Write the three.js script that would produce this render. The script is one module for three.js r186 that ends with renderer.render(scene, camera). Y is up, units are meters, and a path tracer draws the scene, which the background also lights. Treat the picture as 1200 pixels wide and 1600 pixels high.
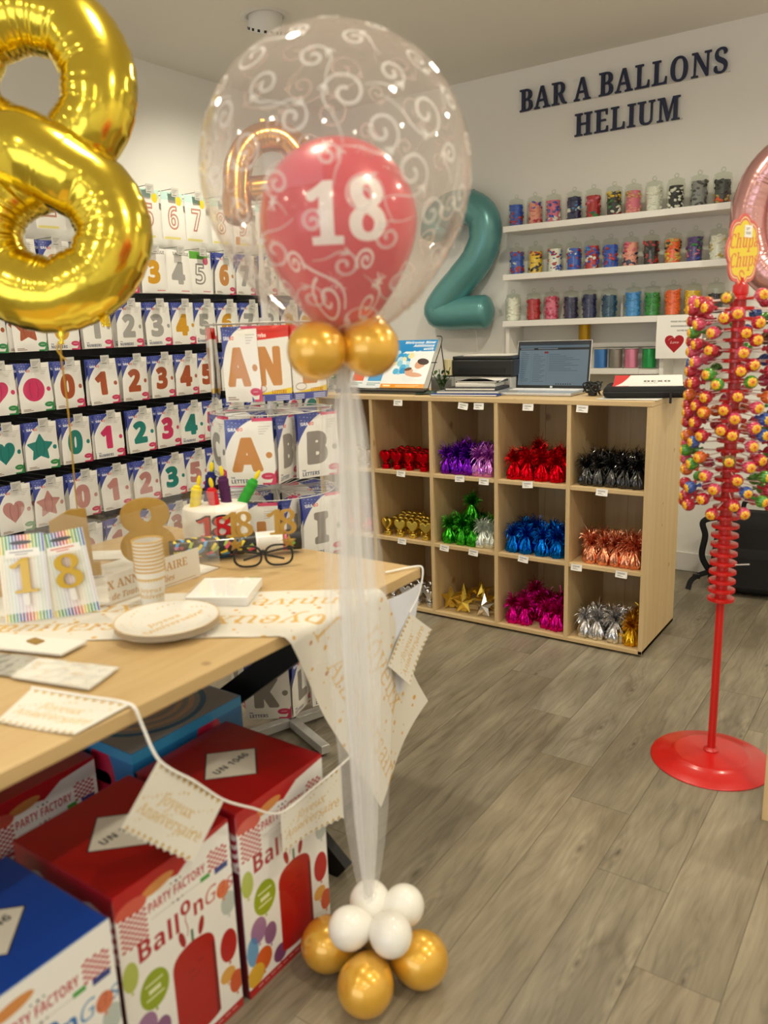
import * as THREE from 'three';
import { RoundedBoxGeometry } from 'three/addons/geometries/RoundedBoxGeometry.js';
import { mergeGeometries, mergeVertices } from 'three/addons/utils/BufferGeometryUtils.js';
import { RectAreaLightUniformsLib } from 'three/addons/lights/RectAreaLightUniformsLib.js';
import { FontLoader } from 'three/addons/loaders/FontLoader.js';
import { TextGeometry } from 'three/addons/geometries/TextGeometry.js';
import { createNoise2D } from 'simplex-noise';

// ---------- camera, light, exposure ----------
RectAreaLightUniformsLib.init();
const V = (x, y, z) => new THREE.Vector3(x, y, z);
const scene = new THREE.Scene();
const renderer = new THREE.WebGLRenderer({ antialias: true });
renderer.toneMapping = THREE.LinearToneMapping;
renderer.toneMappingExposure = 0.74;
renderer.shadowMap.enabled = true;
const FPX = 1245, EYE = V(0, 1.45, 0), D2R = Math.PI / 180;
const camera = new THREE.PerspectiveCamera(2 * Math.atan(800 / FPX) / D2R, 0.75, 0.05, 60);
const yaw = 35.1 * D2R, pitch = 13 * D2R, roll = -2 * D2R;
const fwdFlat = V(-Math.sin(yaw), 0, -Math.cos(yaw)), rightFlat = V(Math.cos(yaw), 0, -Math.sin(yaw)), UP = V(0, 1, 0);
const FW = fwdFlat.clone().multiplyScalar(Math.cos(pitch)).addScaledVector(UP, -Math.sin(pitch));
const U0 = UP.clone().multiplyScalar(Math.cos(pitch)).addScaledVector(fwdFlat, Math.sin(pitch));
const RT = rightFlat.clone().multiplyScalar(Math.cos(roll)).addScaledVector(U0, Math.sin(roll));
const UC = U0.clone().multiplyScalar(Math.cos(roll)).addScaledVector(rightFlat, -Math.sin(roll));
camera.position.copy(EYE);
camera.quaternion.setFromRotationMatrix(new THREE.Matrix4().makeBasis(RT, UC, FW.clone().negate()));
camera.focus = 3.6;
camera.userData.fStop = 2.3;
scene.add(camera);
// directions and points of the photograph's pixels (1200 x 1600 frame)
const dirOf = (x, y) => FW.clone().multiplyScalar(FPX).addScaledVector(RT, x - 600).addScaledVector(UC, 800 - y);
const hit = (x, y, axis, val) => { const d = dirOf(x, y), a = 'xyz'[axis]; return EYE.clone().addScaledVector(d, (val - EYE[a]) / d[a]); };
const ground = (x, y, h = 0) => hit(x, y, 1, h);
const at = (x, y, depth) => EYE.clone().addScaledVector(dirOf(x, y), depth / FPX);

scene.background = new THREE.Color(0.80, 0.88, 1.0);
scene.backgroundIntensity = 1.6;
const LAMP_COLOR = new THREE.Color(1.0, 0.915, 0.72), LAMP_POWER = 5.2;
const LAMP_X = [-2.78, -1.4, 0.1, 1.5], LAMP_Z = [-3.13, -1.35, 0.6, 2.4];
const ROOM = { x0: -3.7, x1: 2.2, z0: -4.68, z1: 3.6, h: 2.89 };
// ---------- helpers ----------
let seed = 7;
const rnd = (a = 0, b = 1) => { seed = (seed * 1664525 + 1013904223) >>> 0; return a + (b - a) * seed / 4294967296; };
const rng = (s) => { let q = s >>> 0; return () => { q = (q * 1664525 + 1013904223) >>> 0; return q / 4294967296; }; };
const pick = (a) => a[Math.floor(rnd() * a.length)];
const n2 = createNoise2D(rng(11)), n2b = createNoise2D(rng(23));
const fbm = (x, y, o = 4) => { let s = 0, a = 0.5; for (let i = 0; i < o; i++) { s += a * n2(x, y); x = x * 2.03 + 7.1; y = y * 2.03 + 3.7; a *= 0.5; } return s; };
const sm = (t) => t * t * (3 - 2 * t), clamp = (v, a = 0, b = 1) => Math.min(b, Math.max(a, v)), lerp = (a, b, t) => a + (b - a) * t;
const taken = {};
const numbered = (n) => { const k = taken[n] = (taken[n] ?? -1) + 1; return k ? n + '_' + String(k).padStart(3, '0') : n; };
const M = (color, o = {}) => new THREE.MeshPhysicalMaterial({ color, roughness: 0.6, side: THREE.DoubleSide, ...o });
function meta(o, label, category, group, kind) { if (label) o.userData.label = label; if (category) o.userData.category = category; if (group) o.userData.group = group; if (kind) o.userData.kind = kind; return o; }
function thing(name, label, category, pos, turn = 0, group) {
  const o = new THREE.Group(); o.name = numbered(name); scene.add(o);
  if (pos) o.position.copy(pos); o.rotation.y = turn;
  return meta(o, label, category, group);
}
function mesh(name, geo, mat, parent) {
  const o = new THREE.Mesh(geo, mat); o.name = parent ? name : numbered(name); o.castShadow = o.receiveShadow = true;
  (parent ?? scene).add(o); return o;
}
function solo(name, geo, mat, label, category, pos, turn = 0, group) { const o = mesh(name, geo, mat); if (pos) o.position.copy(pos); o.rotation.y = turn; return meta(o, label, category, group); }
function struct(name, geo, mat) { const o = mesh(name, geo, mat); o.userData.kind = 'structure'; return o; }
function dup(root, pos, turn, label, group) {
  const r = root.clone(); r.name = numbered(root.name.replace(/_\d{3}$/, '')); scene.add(r); r.userData = { ...root.userData };
  if (pos) r.position.copy(pos); if (turn !== undefined) r.rotation.set(0, turn, 0); if (label) r.userData.label = label; if (group) r.userData.group = group; return r;
}
const tr = (g, x = 0, y = 0, z = 0) => g.translate(x, y, z);
const box = (w, h, d, x = 0, y = 0, z = 0) => tr(new THREE.BoxGeometry(w, h, d), x, y, z);
const rbox = (w, h, d, r, x = 0, y = 0, z = 0, s = 2) => tr(new RoundedBoxGeometry(w, h, d, s, r), x, y, z);
const cyl = (r0, r1, h, x = 0, y = 0, z = 0, s = 20) => tr(new THREE.CylinderGeometry(r0, r1, h, s), x, y, z);
const lathe = (pts, s = 32) => new THREE.LatheGeometry(pts.map((p) => new THREE.Vector2(p[0], p[1])), s);
const tube = (pts, r, seg = 24, rs = 8, closed = false) => new THREE.TubeGeometry(new THREE.CatmullRomCurve3(pts, closed), seg, r, rs, closed);
const bar = (a, b, r, rs = 8) => { const g = new THREE.CylinderGeometry(r, r, a.distanceTo(b), rs); const q = new THREE.Quaternion().setFromUnitVectors(UP, b.clone().sub(a).normalize()); return g.applyQuaternion(q).translate((a.x + b.x) / 2, (a.y + b.y) / 2, (a.z + b.z) / 2); };
const beam = (a, b, w, d) => { const g = new THREE.BoxGeometry(w, a.distanceTo(b), d); const m = new THREE.Matrix4(), y = b.clone().sub(a).normalize(), x = V(0, 0, 1).cross(y).lengthSq() < 1e-6 ? V(1, 0, 0) : V(0, 0, 1).cross(y).normalize(); m.makeBasis(x, y, x.clone().cross(y)); m.setPosition(a.clone().add(b).multiplyScalar(0.5)); return g.applyMatrix4(m); };
const plain = (g) => { const q = g.index ? g.toNonIndexed() : g; for (const k of Object.keys(q.attributes)) if (!['position', 'normal', 'uv'].includes(k)) q.deleteAttribute(k); if (!q.attributes.uv) q.setAttribute('uv', new THREE.BufferAttribute(new Float32Array(q.attributes.position.count * 2), 2)); return q; };
const merge = (list) => mergeGeometries(list.map(plain));
function paint(g, c) { const n = g.attributes.position.count, a = new Float32Array(n * 3); for (let i = 0; i < n; i++) { a[3 * i] = c.r; a[3 * i + 1] = c.g; a[3 * i + 2] = c.b; } g.setAttribute('color', new THREE.BufferAttribute(a, 3)); return g; }
const mergeC = (list) => mergeGeometries(list.map((g) => { const c = g.attributes.color, q = g.index ? g.toNonIndexed() : g; for (const k of Object.keys(q.attributes)) if (!['position', 'normal', 'color'].includes(k)) q.deleteAttribute(k); return q; }));
function canvas(w, h, draw) {
  const c = document.createElement('canvas'); c.width = w; c.height = h; const x = c.getContext('2d'); draw(x, w, h);
  const t = new THREE.CanvasTexture(c); t.colorSpace = THREE.SRGBColorSpace; t.wrapS = t.wrapT = THREE.RepeatWrapping; return t;
}
function dataTex(w, h, fn, srgb = true) {
  const a = new Uint8Array(w * h * 4);
  for (let j = 0; j < h; j++) for (let i = 0; i < w; i++) { const c = fn(i / w, j / h), k = 4 * (j * w + i); a[k] = clamp(c[0]) * 255; a[k + 1] = clamp(c[1]) * 255; a[k + 2] = clamp(c[2]) * 255; a[k + 3] = 255; }
  const t = new THREE.DataTexture(a, w, h, THREE.RGBAFormat); if (srgb) t.colorSpace = THREE.SRGBColorSpace; t.wrapS = t.wrapT = THREE.MirroredRepeatWrapping; t.magFilter = THREE.LinearFilter; t.needsUpdate = true; return t;
}
// uv in metres: v runs along the grain axis
function grainUV(g, axis, du = 0, dv = 0) {
  const p = g.attributes.position, n = g.attributes.normal, uv = new Float32Array(p.count * 2), o = [0, 1, 2].filter((k) => k !== axis);
  for (let i = 0; i < p.count; i++) {
    const P = [p.getX(i), p.getY(i), p.getZ(i)], N = [n.getX(i), n.getY(i), n.getZ(i)].map(Math.abs);
    const across = N[o[0]] > N[o[1]] ? o[1] : o[0];
    uv[2 * i] = P[across] + du + (N[o[0]] > N[o[1]] ? 0.37 : 0); uv[2 * i + 1] = (N[axis] > 0.8 ? P[o[1]] : P[axis]) + dv;
  }
  g.setAttribute('uv', new THREE.BufferAttribute(uv, 2)); return g;
}
const wood = (g, axis) => grainUV(g, axis, rnd(0, 3), rnd(0, 3));
// a grid surface from a function (u, v) -> Vector3
function surf(fn, nu, nv, flip = false) {
  const pos = [], uv = [], idx = [];
  for (let j = 0; j <= nv; j++) for (let i = 0; i <= nu; i++) { const p = fn(i / nu, j / nv); pos.push(p.x, p.y, p.z); uv.push(i / nu, j / nv); }
  for (let j = 0; j < nv; j++) for (let i = 0; i < nu; i++) { const a = j * (nu + 1) + i, b = a + 1, c = a + nu + 1, d = c + 1; flip ? idx.push(a, c, b, b, c, d) : idx.push(a, b, c, b, d, c); }
  const g = new THREE.BufferGeometry(); g.setAttribute('position', new THREE.Float32BufferAttribute(pos, 3)); g.setAttribute('uv', new THREE.Float32BufferAttribute(uv, 2)); g.setIndex(idx); g.computeVertexNormals(); return g;
}
// a sheet with real thickness
function sheet(fn, nu, nv, t) {
  const top = surf(fn, nu, nv), n = top.attributes.normal, p = top.attributes.position, at2 = (i, j) => j * (nu + 1) + i;
  const low = surf((u, v) => { const k = at2(Math.round(u * nu), Math.round(v * nv)); return V(p.getX(k) - n.getX(k) * t, p.getY(k) - n.getY(k) * t, p.getZ(k) - n.getZ(k) * t); }, nu, nv, true);
  const lp = low.attributes.position, rim = [];
  for (let i = 0; i < nu; i++) rim.push([at2(i, 0), at2(i + 1, 0)], [at2(i + 1, nv), at2(i, nv)]);
  for (let j = 0; j < nv; j++) rim.push([at2(0, j + 1), at2(0, j)], [at2(nu, j), at2(nu, j + 1)]);
  const q = [], uvs = [], get = (b, k) => [b.getX(k), b.getY(k), b.getZ(k)], U = top.attributes.uv;
  for (const [a, b] of rim) { q.push(...get(p, a), ...get(lp, a), ...get(p, b), ...get(p, b), ...get(lp, a), ...get(lp, b)); for (const k of [a, a, b, b, a, b]) uvs.push(U.getX(k), U.getY(k)); }
  const e = new THREE.BufferGeometry(); e.setAttribute('position', new THREE.Float32BufferAttribute(q, 3)); e.setAttribute('uv', new THREE.Float32BufferAttribute(uvs, 2)); e.computeVertexNormals();
  return merge([top, low, e]);
}
// foil tube swept along a flat path in the xy plane, inflated less in z; pleats on the inside of bends
function foil(path, R, zk, { closed = false, pleat = 0.06, seg = 160, rs = 28, cap = 0.6, lift } = {}) {
  const c = new THREE.CatmullRomCurve3(path.map((p) => V(p[0], p[1], 0)), closed, 'centripetal'), L = c.getLength(), pos = [], idx = [], uv = [];
  const pts = [], tans = []; for (let i = 0; i <= seg; i++) { pts.push(c.getPointAt(i / seg)); tans.push(c.getTangentAt(i / seg)); }
  const curv = tans.map((t, i) => { const a = tans[Math.max(0, i - 3)], b = tans[Math.min(seg, i + 3)]; return Math.asin(clamp(a.x * b.y - a.y * b.x, -1, 1)) / (6 * L / seg); });
  for (let i = 0; i <= seg; i++) {
    const s = i / seg * L, t = tans[i], nx = -t.y, ny = t.x; let end = 1;
    if (!closed) { const e = Math.min(s, L - s) / (R * cap); end = e < 1 ? Math.pow(clamp(1 - (1 - e) * (1 - e), 0, 1), 0.5) : 1; end = Math.max(end, 0.02); }
    const k = clamp(curv[i] * R * 1.6, -1, 1), z0 = lift ? lift(i / seg) : 0;
    for (let j = 0; j <= rs; j++) {
      const th = j / rs * 2 * Math.PI, cx = Math.cos(th), sz = Math.sin(th), inside = clamp(cx * Math.sign(k) * 0.75 + 0.45) * Math.abs(k);
      const w1 = Math.pow(Math.abs(Math.sin(s / R * 2.6 + 0.4 * n2(s * 9, 3))), 0.45), w2 = Math.abs(Math.sin(s / R * 9 + 2 * n2(s * 14, 8)));
      let r = R * end * (1 - pleat * inside * (0.75 * (1 - w1) + 0.4 * w2) - pleat * 0.25 * Math.pow(Math.abs(cx), 9) * Math.abs(Math.sin(s / R * 11)) + 0.008 * n2(s * 6, th * 1.2));
      pos.push(pts[i].x + nx * cx * r, pts[i].y + ny * cx * r, z0 + sz * r * zk * (1 - 0.10 * Math.pow(Math.abs(cx), 3))); uv.push(i / seg, j / rs);
    }
  }
  for (let i = 0; i < seg; i++) for (let j = 0; j < rs; j++) { const a = i * (rs + 1) + j, b = a + 1, d = a + rs + 1; idx.push(a, d, b, b, d, d + 1); }
  if (!closed) for (const i of [0, seg]) { const a = i * (rs + 1), ctr = pos.length / 3; pos.push(pts[i].x, pts[i].y, lift ? lift(i / seg) : 0); uv.push(0, 0); for (let j = 0; j < rs; j++) i ? idx.push(a + j, ctr, a + j + 1) : idx.push(a + j, a + j + 1, ctr); }
  let g = new THREE.BufferGeometry(); g.setAttribute('position', new THREE.Float32BufferAttribute(pos, 3)); g.setAttribute('uv', new THREE.Float32BufferAttribute(uv, 2)); g.setIndex(idx);
  g.deleteAttribute('uv'); g = mergeVertices(g, 1e-5); g.computeVertexNormals(); return g;
}
function ribbon(pts, normalAt, w0, w1, w2) { // a flat strip along points, width tapers w0 -> w1 -> w2
  const pos = [], idx = [], n = pts.length;
  pts.forEach((p, i) => { const t = pts[Math.min(n - 1, i + 1)].clone().sub(pts[Math.max(0, i - 1)]).normalize(), s = normalAt(p, i).clone().cross(t).normalize(), f = i / (n - 1), w = f < 0.5 ? lerp(w0, w1, f * 2) : lerp(w1, w2, f * 2 - 1); pos.push(...p.clone().addScaledVector(s, w / 2).toArray(), ...p.clone().addScaledVector(s, -w / 2).toArray()); if (i) idx.push(2 * i - 2, 2 * i - 1, 2 * i, 2 * i - 1, 2 * i + 1, 2 * i); });
  const g = new THREE.BufferGeometry(); g.setAttribute('position', new THREE.Float32BufferAttribute(pos, 3)); g.setIndex(idx); g.computeVertexNormals(); return g;
}
const S = (hex) => new THREE.Color(hex);

// ---------- shared textures and materials ----------
const pineTex = dataTex(512, 1024, (u, v) => {
  const x = u * 9 + 0.25 * fbm(u * 3, v * 1.5, 3), g = fbm(x * 2.4, v * 0.9, 3), f = n2(u * 150, v * 7) * 0.5 + n2b(u * 70, v * 3) * 0.5, b = fbm(u * 2 + 9, v * 0.6, 2);
  let k = 0.5 + 0.34 * g + 0.10 * f + 0.25 * b, knot = 0;
  for (const [ku, kv, kr] of [[0.21, 0.16, 0.011], [0.62, 0.41, 0.016], [0.36, 0.73, 0.009], [0.83, 0.88, 0.013], [0.08, 0.55, 0.008], [0.9, 0.2, 0.007], [0.5, 0.95, 0.006]]) { const d = Math.hypot(u - ku, (v - kv) * 1.1) / kr; knot = Math.max(knot, clamp(1.6 - d)); }
  knot *= 0.42;
  return [lerp(0.88, 0.79, k) - 0.38 * knot, lerp(0.785, 0.665, k) - 0.40 * knot, lerp(0.605, 0.475, k) - 0.30 * knot];
});
const pine = M(0xffffff, { map: pineTex, roughness: 0.55, clearcoat: 0.15, clearcoatRoughness: 0.5 });
const plyTex = dataTex(256, 256, (u, v) => { const L = Math.sin(v * 32 * Math.PI) > 0 ? 0.1 : -0.12, k = 0.5 + 0.25 * fbm(u * 30, v * 6, 3) + L; return [0.60 + 0.28 * k, 0.44 + 0.26 * k, 0.22 + 0.22 * k]; });
const white = M(0xe9e7e2, { roughness: 0.5 });
const blackPlastic = M(0x17181a, { roughness: 0.45 });
const steel = M(0xb9bbbd, { metalness: 0.9, roughness: 0.3 });
const paper = M(0xe2dfd7, { roughness: 0.85 });
const clearFilm = M(0xffffff, { transmission: 0.985, roughness: 0.03, thickness: 0, ior: 1.45 });
const glass = M(0xffffff, { transmission: 1, roughness: 0.01, thickness: 0, ior: 1.5 });
const foilMat = (c, r = 0.2) => M(c, { metalness: 1, roughness: r });
// ---------- the room ----------
const { x0, x1, z0, z1, h: RH } = ROOM, T = 0.12, cx = (x0 + x1) / 2, cz = (z0 + z1) / 2;
const plasterBump = dataTex(256, 256, (u, v) => { const k = 0.5 + 0.4 * fbm(u * 40, v * 40, 3); return [k, k, k]; }, false);
const wallMat = M(0xf0eee8, { roughness: 0.8, bumpMap: plasterBump, bumpScale: 0.0006 });
const ceilMat = M(0xefebe2, { roughness: 0.9, bumpMap: plasterBump, bumpScale: 0.0005 });
struct('ceiling', box(x1 - x0 + 2 * T, T, z1 - z0 + 2 * T, cx, RH + T / 2, cz), ceilMat);
struct('wall_left', box(T, RH, z1 - z0 + 2 * T, x0 - T / 2, RH / 2, cz), wallMat);
struct('wall_right', box(T, RH, z1 - z0 + 2 * T, x1 + T / 2, RH / 2, cz), wallMat);
struct('wall_back', box(x1 - x0, RH, T, cx, RH / 2, z0 - T / 2), wallMat);
struct('baseboard_back', rbox(x1 - x0, 0.113, 0.014, 0.004, cx, 0.0565, z0 + 0.007), white);
struct('baseboard_left', rbox(0.014, 0.113, z1 - z0 - 0.03, 0.004, x0 + 0.007, 0.0565, cz + 0.015), white);
{ // shop front behind the camera: wall with a wide glazed opening
  const a = -2.9, b = 1.6, lo = 0.25, hi = 2.5;
  struct('wall_front', merge([box(a - x0, RH, T, (x0 + a) / 2, RH / 2, z1 + T / 2), box(x1 - b, RH, T, (x1 + b) / 2, RH / 2, z1 + T / 2), box(b - a, lo, T, (a + b) / 2, lo / 2, z1 + T / 2), box(b - a, RH - hi, T, (a + b) / 2, (RH + hi) / 2, z1 + T / 2)]), wallMat);
  const w = new THREE.Group(); w.name = 'window_1'; w.userData.kind = 'structure'; scene.add(w); w.position.set((a + b) / 2, lo, z1 + T / 2);
  const W = b - a, H = hi - lo, fm = M(0x2b2d30, { roughness: 0.4, metalness: 0.5 });
  for (const x of [-W / 2 + 0.03, -W / 6, W / 6, W / 2 - 0.03]) mesh('mullion', box(0.06, H, 0.08, x, H / 2, 0), fm, w);
  for (const y of [0.03, H - 0.03]) mesh('rail', box(W - 0.12, 0.06, 0.08, 0, y, 0), fm, w);
  const day = new THREE.RectAreaLight(new THREE.Color(0.95, 0.97, 1.0), 1.6, W - 0.2, H - 0.2); day.position.set(0, H / 2, -0.1); w.add(day); day.lookAt(day.getWorldPosition(V(0, 0, 0)).add(V(0, 0, -1)));
  for (const k of [-1, 0, 1]) mesh('pane', box(W / 3 - 0.08, H - 0.12, 0.006, k * (W / 3 - 0.01), H / 2, 0), glass, w);
}
// floor: a slab that carries laminate planks
const oakTex = dataTex(768, 1536, (u, v) => {
  let warp = 0, knot = 0, rings = 0;
  for (const [ku, kv, kr] of [[0.10, 0.12, 0.016], [0.33, 0.34, 0.022], [0.58, 0.2, 0.014], [0.80, 0.52, 0.02], [0.22, 0.68, 0.018], [0.47, 0.86, 0.015], [0.70, 0.80, 0.012], [0.93, 0.30, 0.017], [0.86, 0.93, 0.014], [0.05, 0.45, 0.012]]) {
    const du = u - ku, dv = (v - kv) * 0.8, d = Math.hypot(du, dv * 0.55) / kr; warp += 0.05 * Math.exp(-d * 0.3) * Math.sign(du); knot = Math.max(knot, clamp(1.2 - Math.hypot(du, dv) / (kr * 0.5))); rings += Math.sin(d * 7) * Math.exp(-d * 0.75); }
  const bend = u + warp + 0.030 * fbm(u * 5 + 1, v * 3.1, 3), thin = Math.pow(1 - Math.abs(n2(bend * 34, v * 2.4)), 9), thin2 = Math.pow(1 - Math.abs(n2b(bend * 62 + 5, v * 4.2)), 8);
  const streak = fbm(bend * 46, v * 4.5, 3), fine = n2(u * 330, v * 26), broad = fbm(u * 5.2 + 2, v * 3.0, 4), mask = clamp(0.5 + 1.2 * n2b(u * 3.3, v * 2.7));
  let k = 0.62 + 0.20 * streak + 0.11 * fine + 0.44 * broad - 0.30 * thin * mask - 0.14 * thin2 + 0.20 * rings - 0.75 * knot;
  return [lerp(0.395, 0.655, k), lerp(0.365, 0.622, k), lerp(0.312, 0.545, k)];
});
oakTex.repeat.set(1.0, 0.5);
const oakMats = [[0xffffff], [0xf6f3ee], [0xfffaf2], [0xf0ede8]].map(([c]) => M(c, { map: oakTex, roughness: 0.42, bumpMap: oakTex, bumpScale: 0.0007 }));
const floor = struct('floor', box(x1 - x0 + 2 * T, 0.1, z1 - z0 + 2 * T, cx, -0.0585, cz), M(0x4a4238, { roughness: 0.9 }));
{
  const w = 0.19, L = 1.29, geos = Array.from({ length: 12 }, (_, i) => grainUV(box(w - 0.0012, 0.008, 1), 2, 0.213 * i + 0.05, 0.37 * i));
  for (let c = 0, x = x0 + 0.02; x < x1 - 0.02; c++, x += w) {
    let z = z0 + 0.02 - ((c * 0.47 + 0.31 * (c % 3)) % 1) * L;
    for (; z < z1; z += L) {
      const a = Math.max(z, z0 + 0.016), b = Math.min(z + L, z1); if (b - a < 0.05) continue;
      const p = mesh('plank', geos[Math.floor(rnd(0, 12))], pick(oakMats), floor); p.position.set(x + w / 2, -0.004, (a + b) / 2); p.scale.z = b - a - 0.0012;
    }
  }
}
// ceiling downlights: one tilted drum in view, the rest of the grid overhead
{
  const ring = lathe([[0.082, 0.012], [0.085, -0.004], [0.098, -0.008], [0.115, -0.004], [0.118, 0.0]], 40), face = new THREE.CircleGeometry(0.06, 32).rotateX(Math.PI / 2);
  const glow = M(0xffffff, { emissive: LAMP_COLOR, emissiveIntensity: 6, roughness: 0.4 }), louv = M(0x1b1b1b, { roughness: 0.6 });
  LAMP_X.forEach((lx, i) => LAMP_Z.forEach((lz, j) => {
    const seen = i === 0 && j === 0;
    const t = thing('ceiling_downlight', seen ? 'white round recessed spotlight with tilted drum in the ceiling' : 'white round recessed spotlight in the ceiling grid overhead', 'spotlight', V(lx, RH, lz), 0, 'ceiling spotlights');
    mesh('trim_ring', ring, white, t);
    const d = new THREE.Group(); d.name = 'drum'; t.add(d); d.position.y = -0.012;
    const dir = seen ? V(-0.38, -1, -0.22).normalize() : V(0, -1, 0);
    d.quaternion.setFromUnitVectors(V(0, -1, 0), dir);
    mesh('drum_shell', lathe([[0.001, 0.05], [0.078, 0.05], [0.079, -0.055], [0.072, -0.058], [0.070, -0.05], [0.062, -0.048]], 40), white, d);
    const lampFace = mesh('lamp_face', face, glow, d); lampFace.position.y = -0.05;
    if (seen) for (let k = 0; k < 16; k++) { const a = k / 16 * 2 * Math.PI; const f = mesh('louver_fin', box(0.003, 0.011, 0.012, 0.0795, -0.046, 0).rotateY(a), louv, d); }
    const s = new THREE.SpotLight(LAMP_COLOR, LAMP_POWER * (j > 1 ? 0.6 : 1), 0, (seen ? 62 : 84) * D2R, seen ? 0.6 : 0.45, 2); s.castShadow = true; s.shadow.radius = 2.5; s.shadow.mapSize.set(1024, 1024);
    s.position.set(0, 0, 0).addScaledVector(dir, 0.085); s.target.position.copy(s.position).addScaledVector(dir, 1); t.add(s, s.target);
  }));
}
// ---------- wooden cubby cabinet with its price labels ----------
const CAB = { right: -0.966, col: 0.354, n: 5, front: -3.30, depth: 0.49, H: 1.12, th: 0.019, shelf: [0.03, 0.388, 0.742] };
CAB.left = CAB.right - CAB.col * CAB.n; CAB.back = CAB.front - CAB.depth;
const labelTex = canvas(128, 64, (c) => { c.fillStyle = '#f3f1ec'; c.fillRect(0, 0, 128, 64); c.fillStyle = '#555'; for (let i = 0; i < 26; i++) c.fillRect(22 + i * 3.2, 34, (i * 7 % 3) * 0.7 + 0.6, 14); c.fillRect(24, 14, 60, 3); c.fillRect(24, 22, 40, 3); });
const labelMat = M(0xffffff, { map: labelTex, roughness: 0.7 });
{
  const { left, right, back, front, depth, H, th } = CAB, W = right - left, mx = (left + right) / 2, mz = (front + back) / 2;
  const t = thing('cubby_cabinet', 'long pine cubby cabinet with open square compartments used as a shop counter', 'cabinet', V(mx, 0, mz));
  const edge = pine;
  mesh('top_board', wood(rbox(W + 0.006, 0.022, depth + 0.004, 0.003, 0, H - 0.011, 0), 0), pine, t);
  mesh('bottom_board', wood(rbox(W, th, depth, 0.002, 0, 0.0205, 0), 0), pine, t);
  mesh('plinth', box(W - 0.04, 0.012, depth - 0.04, 0, 0.006, -0.005), M(0x5b4a36, { roughness: 0.8 }), t);
  for (const s of [-1, 1]) mesh('side_panel', wood(rbox(th, H - 0.0335, depth, 0.002, s * (W / 2 - th / 2), (H - 0.022 + 0.0115) / 2, 0), 1), pine, t);
  for (let k = 1; k < CAB.n; k++) mesh('divider', wood(rbox(th, H - 0.052, depth - 0.02, 0.002, -W / 2 + k * CAB.col, (H - 0.022 + 0.03) / 2, 0.01), 1), pine, t);
  for (let k = 0; k < CAB.n; k++) for (const y of [1, 2]) mesh('shelf', wood(rbox(CAB.col - th, th, depth - 0.024, 0.002, -W / 2 + (k + 0.5) * CAB.col, CAB.shelf[y] - th / 2, 0.01), 0), pine, t);
  for (let k = 0; k < 8; k++) { const bw = (W - 2 * th) / 8; mesh('back_board', wood(box(bw - 0.003, H - 0.05, 0.012, -W / 2 + th + (k + 0.5) * bw, H / 2, -depth / 2 + 0.008), 1), pine, t); }
  // labels on the board above each compartment: pixel x, row (0 = under the top board), tilt
  const rows = [H - 0.022, CAB.shelf[2], CAB.shelf[1]];
  const lg = sheet((u, v) => V((u - 0.5) * 0.052, -v * 0.030, 0.002 * Math.sin(u * 3) + 0.004 * v * v), 6, 3, 0.0006);
  for (const [px, r, dy, tilt] of [[622, 0, 0, 0], [724, 0, 6, -0.12], [748, 0, 5, 0], [825, 0, 3, 0], [910, 0, 3, -0.04], [627, 1, 0, -0.05], [718, 1, 0, 0.05], [756, 1, 3, 0], [824, 1, 0, 0.08], [941, 1, 4, -0.03], [629, 2, 0, -0.03], [695, 2, 3, -0.08], [740, 2, 5, -0.08], [818, 2, 2, -0.1], [901, 2, 4, 0], [972, 2, 6, -0.04]]) {
    const y = rows[r] + 0.004 - dy * 0.0012, p = hit(px, 620, 2, front + 0.003), q = mesh('price_label', lg, labelMat, t);
    const ref = hit(px, [635, 748, 868][r], 2, front + 0.003); q.position.set(ref.x - mx, y, front + 0.0015 - mz); q.rotation.z = tilt;
  }
}
// ---------- balloon weights in the compartments ----------
const cellX = (c) => CAB.left + (c + 0.5) * CAB.col; // c = 1..4 in view
function tinselGeos(sd) {
  const r = rng(sd), R = (a, b) => a + (b - a) * r();
  const ph = R(0, 6), wrap = surf((u, v) => {
    const a = u * 2 * Math.PI, prof = [[0.0, 0.031], [0.06, 0.035], [0.3, 0.036], [0.55, 0.031], [0.8, 0.019], [1, 0.010]];
    let k = 0; while (k < 4 && v > prof[k + 1][0]) k++; const f = clamp((v - prof[k][0]) / (prof[k + 1][0] - prof[k][0])), rad = lerp(prof[k][1], prof[k + 1][1], f);
    const w = rad * (1 + 0.11 * Math.sin(a * 7 + ph + 2 * v) + 0.08 * Math.sin(a * 13 + ph * 2 - 5 * v) + 0.10 * n2(Math.cos(a) * 2 + ph, v * 3 + Math.sin(a) * 2)); return V(Math.cos(a) * w, v * 0.078, Math.sin(a) * w);
  }, 56, 9, true);
  const strips = [];
  for (let i = 0; i < 250; i++) {
    const az = R(0, 2 * Math.PI), el = Math.asin(R(-0.45, 1)), L = R(0.030, 0.058), d = V(Math.cos(az) * Math.cos(el), Math.sin(el), Math.sin(az) * Math.cos(el)), side = V(-Math.sin(az), R(-0.4, 0.4), Math.cos(az)).normalize(), c0 = V(0, 0.074, 0), pts = [];
    const droop = R(-0.012, 0.024), sw = R(-0.03, 0.03); for (let k = 0; k <= 4; k++) { const f = k / 4; pts.push(c0.clone().addScaledVector(d, 0.006 + L * f).addScaledVector(UP, 0.028 * Math.sin(f * 2.2) - droop * f * f).addScaledVector(side, sw * f * f)); }
    const tw = R(0, 3), nn = d.clone().cross(side).applyAxisAngle(d, tw); strips.push(ribbon(pts, () => nn, R(0.0022, 0.0034), R(0.0022, 0.0036), 0.0016));
  }
  return [wrap, merge(strips).scale(0.86, 1, 0.86)];
}
const tinselVar = [101, 202, 303].map(tinselGeos);
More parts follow.
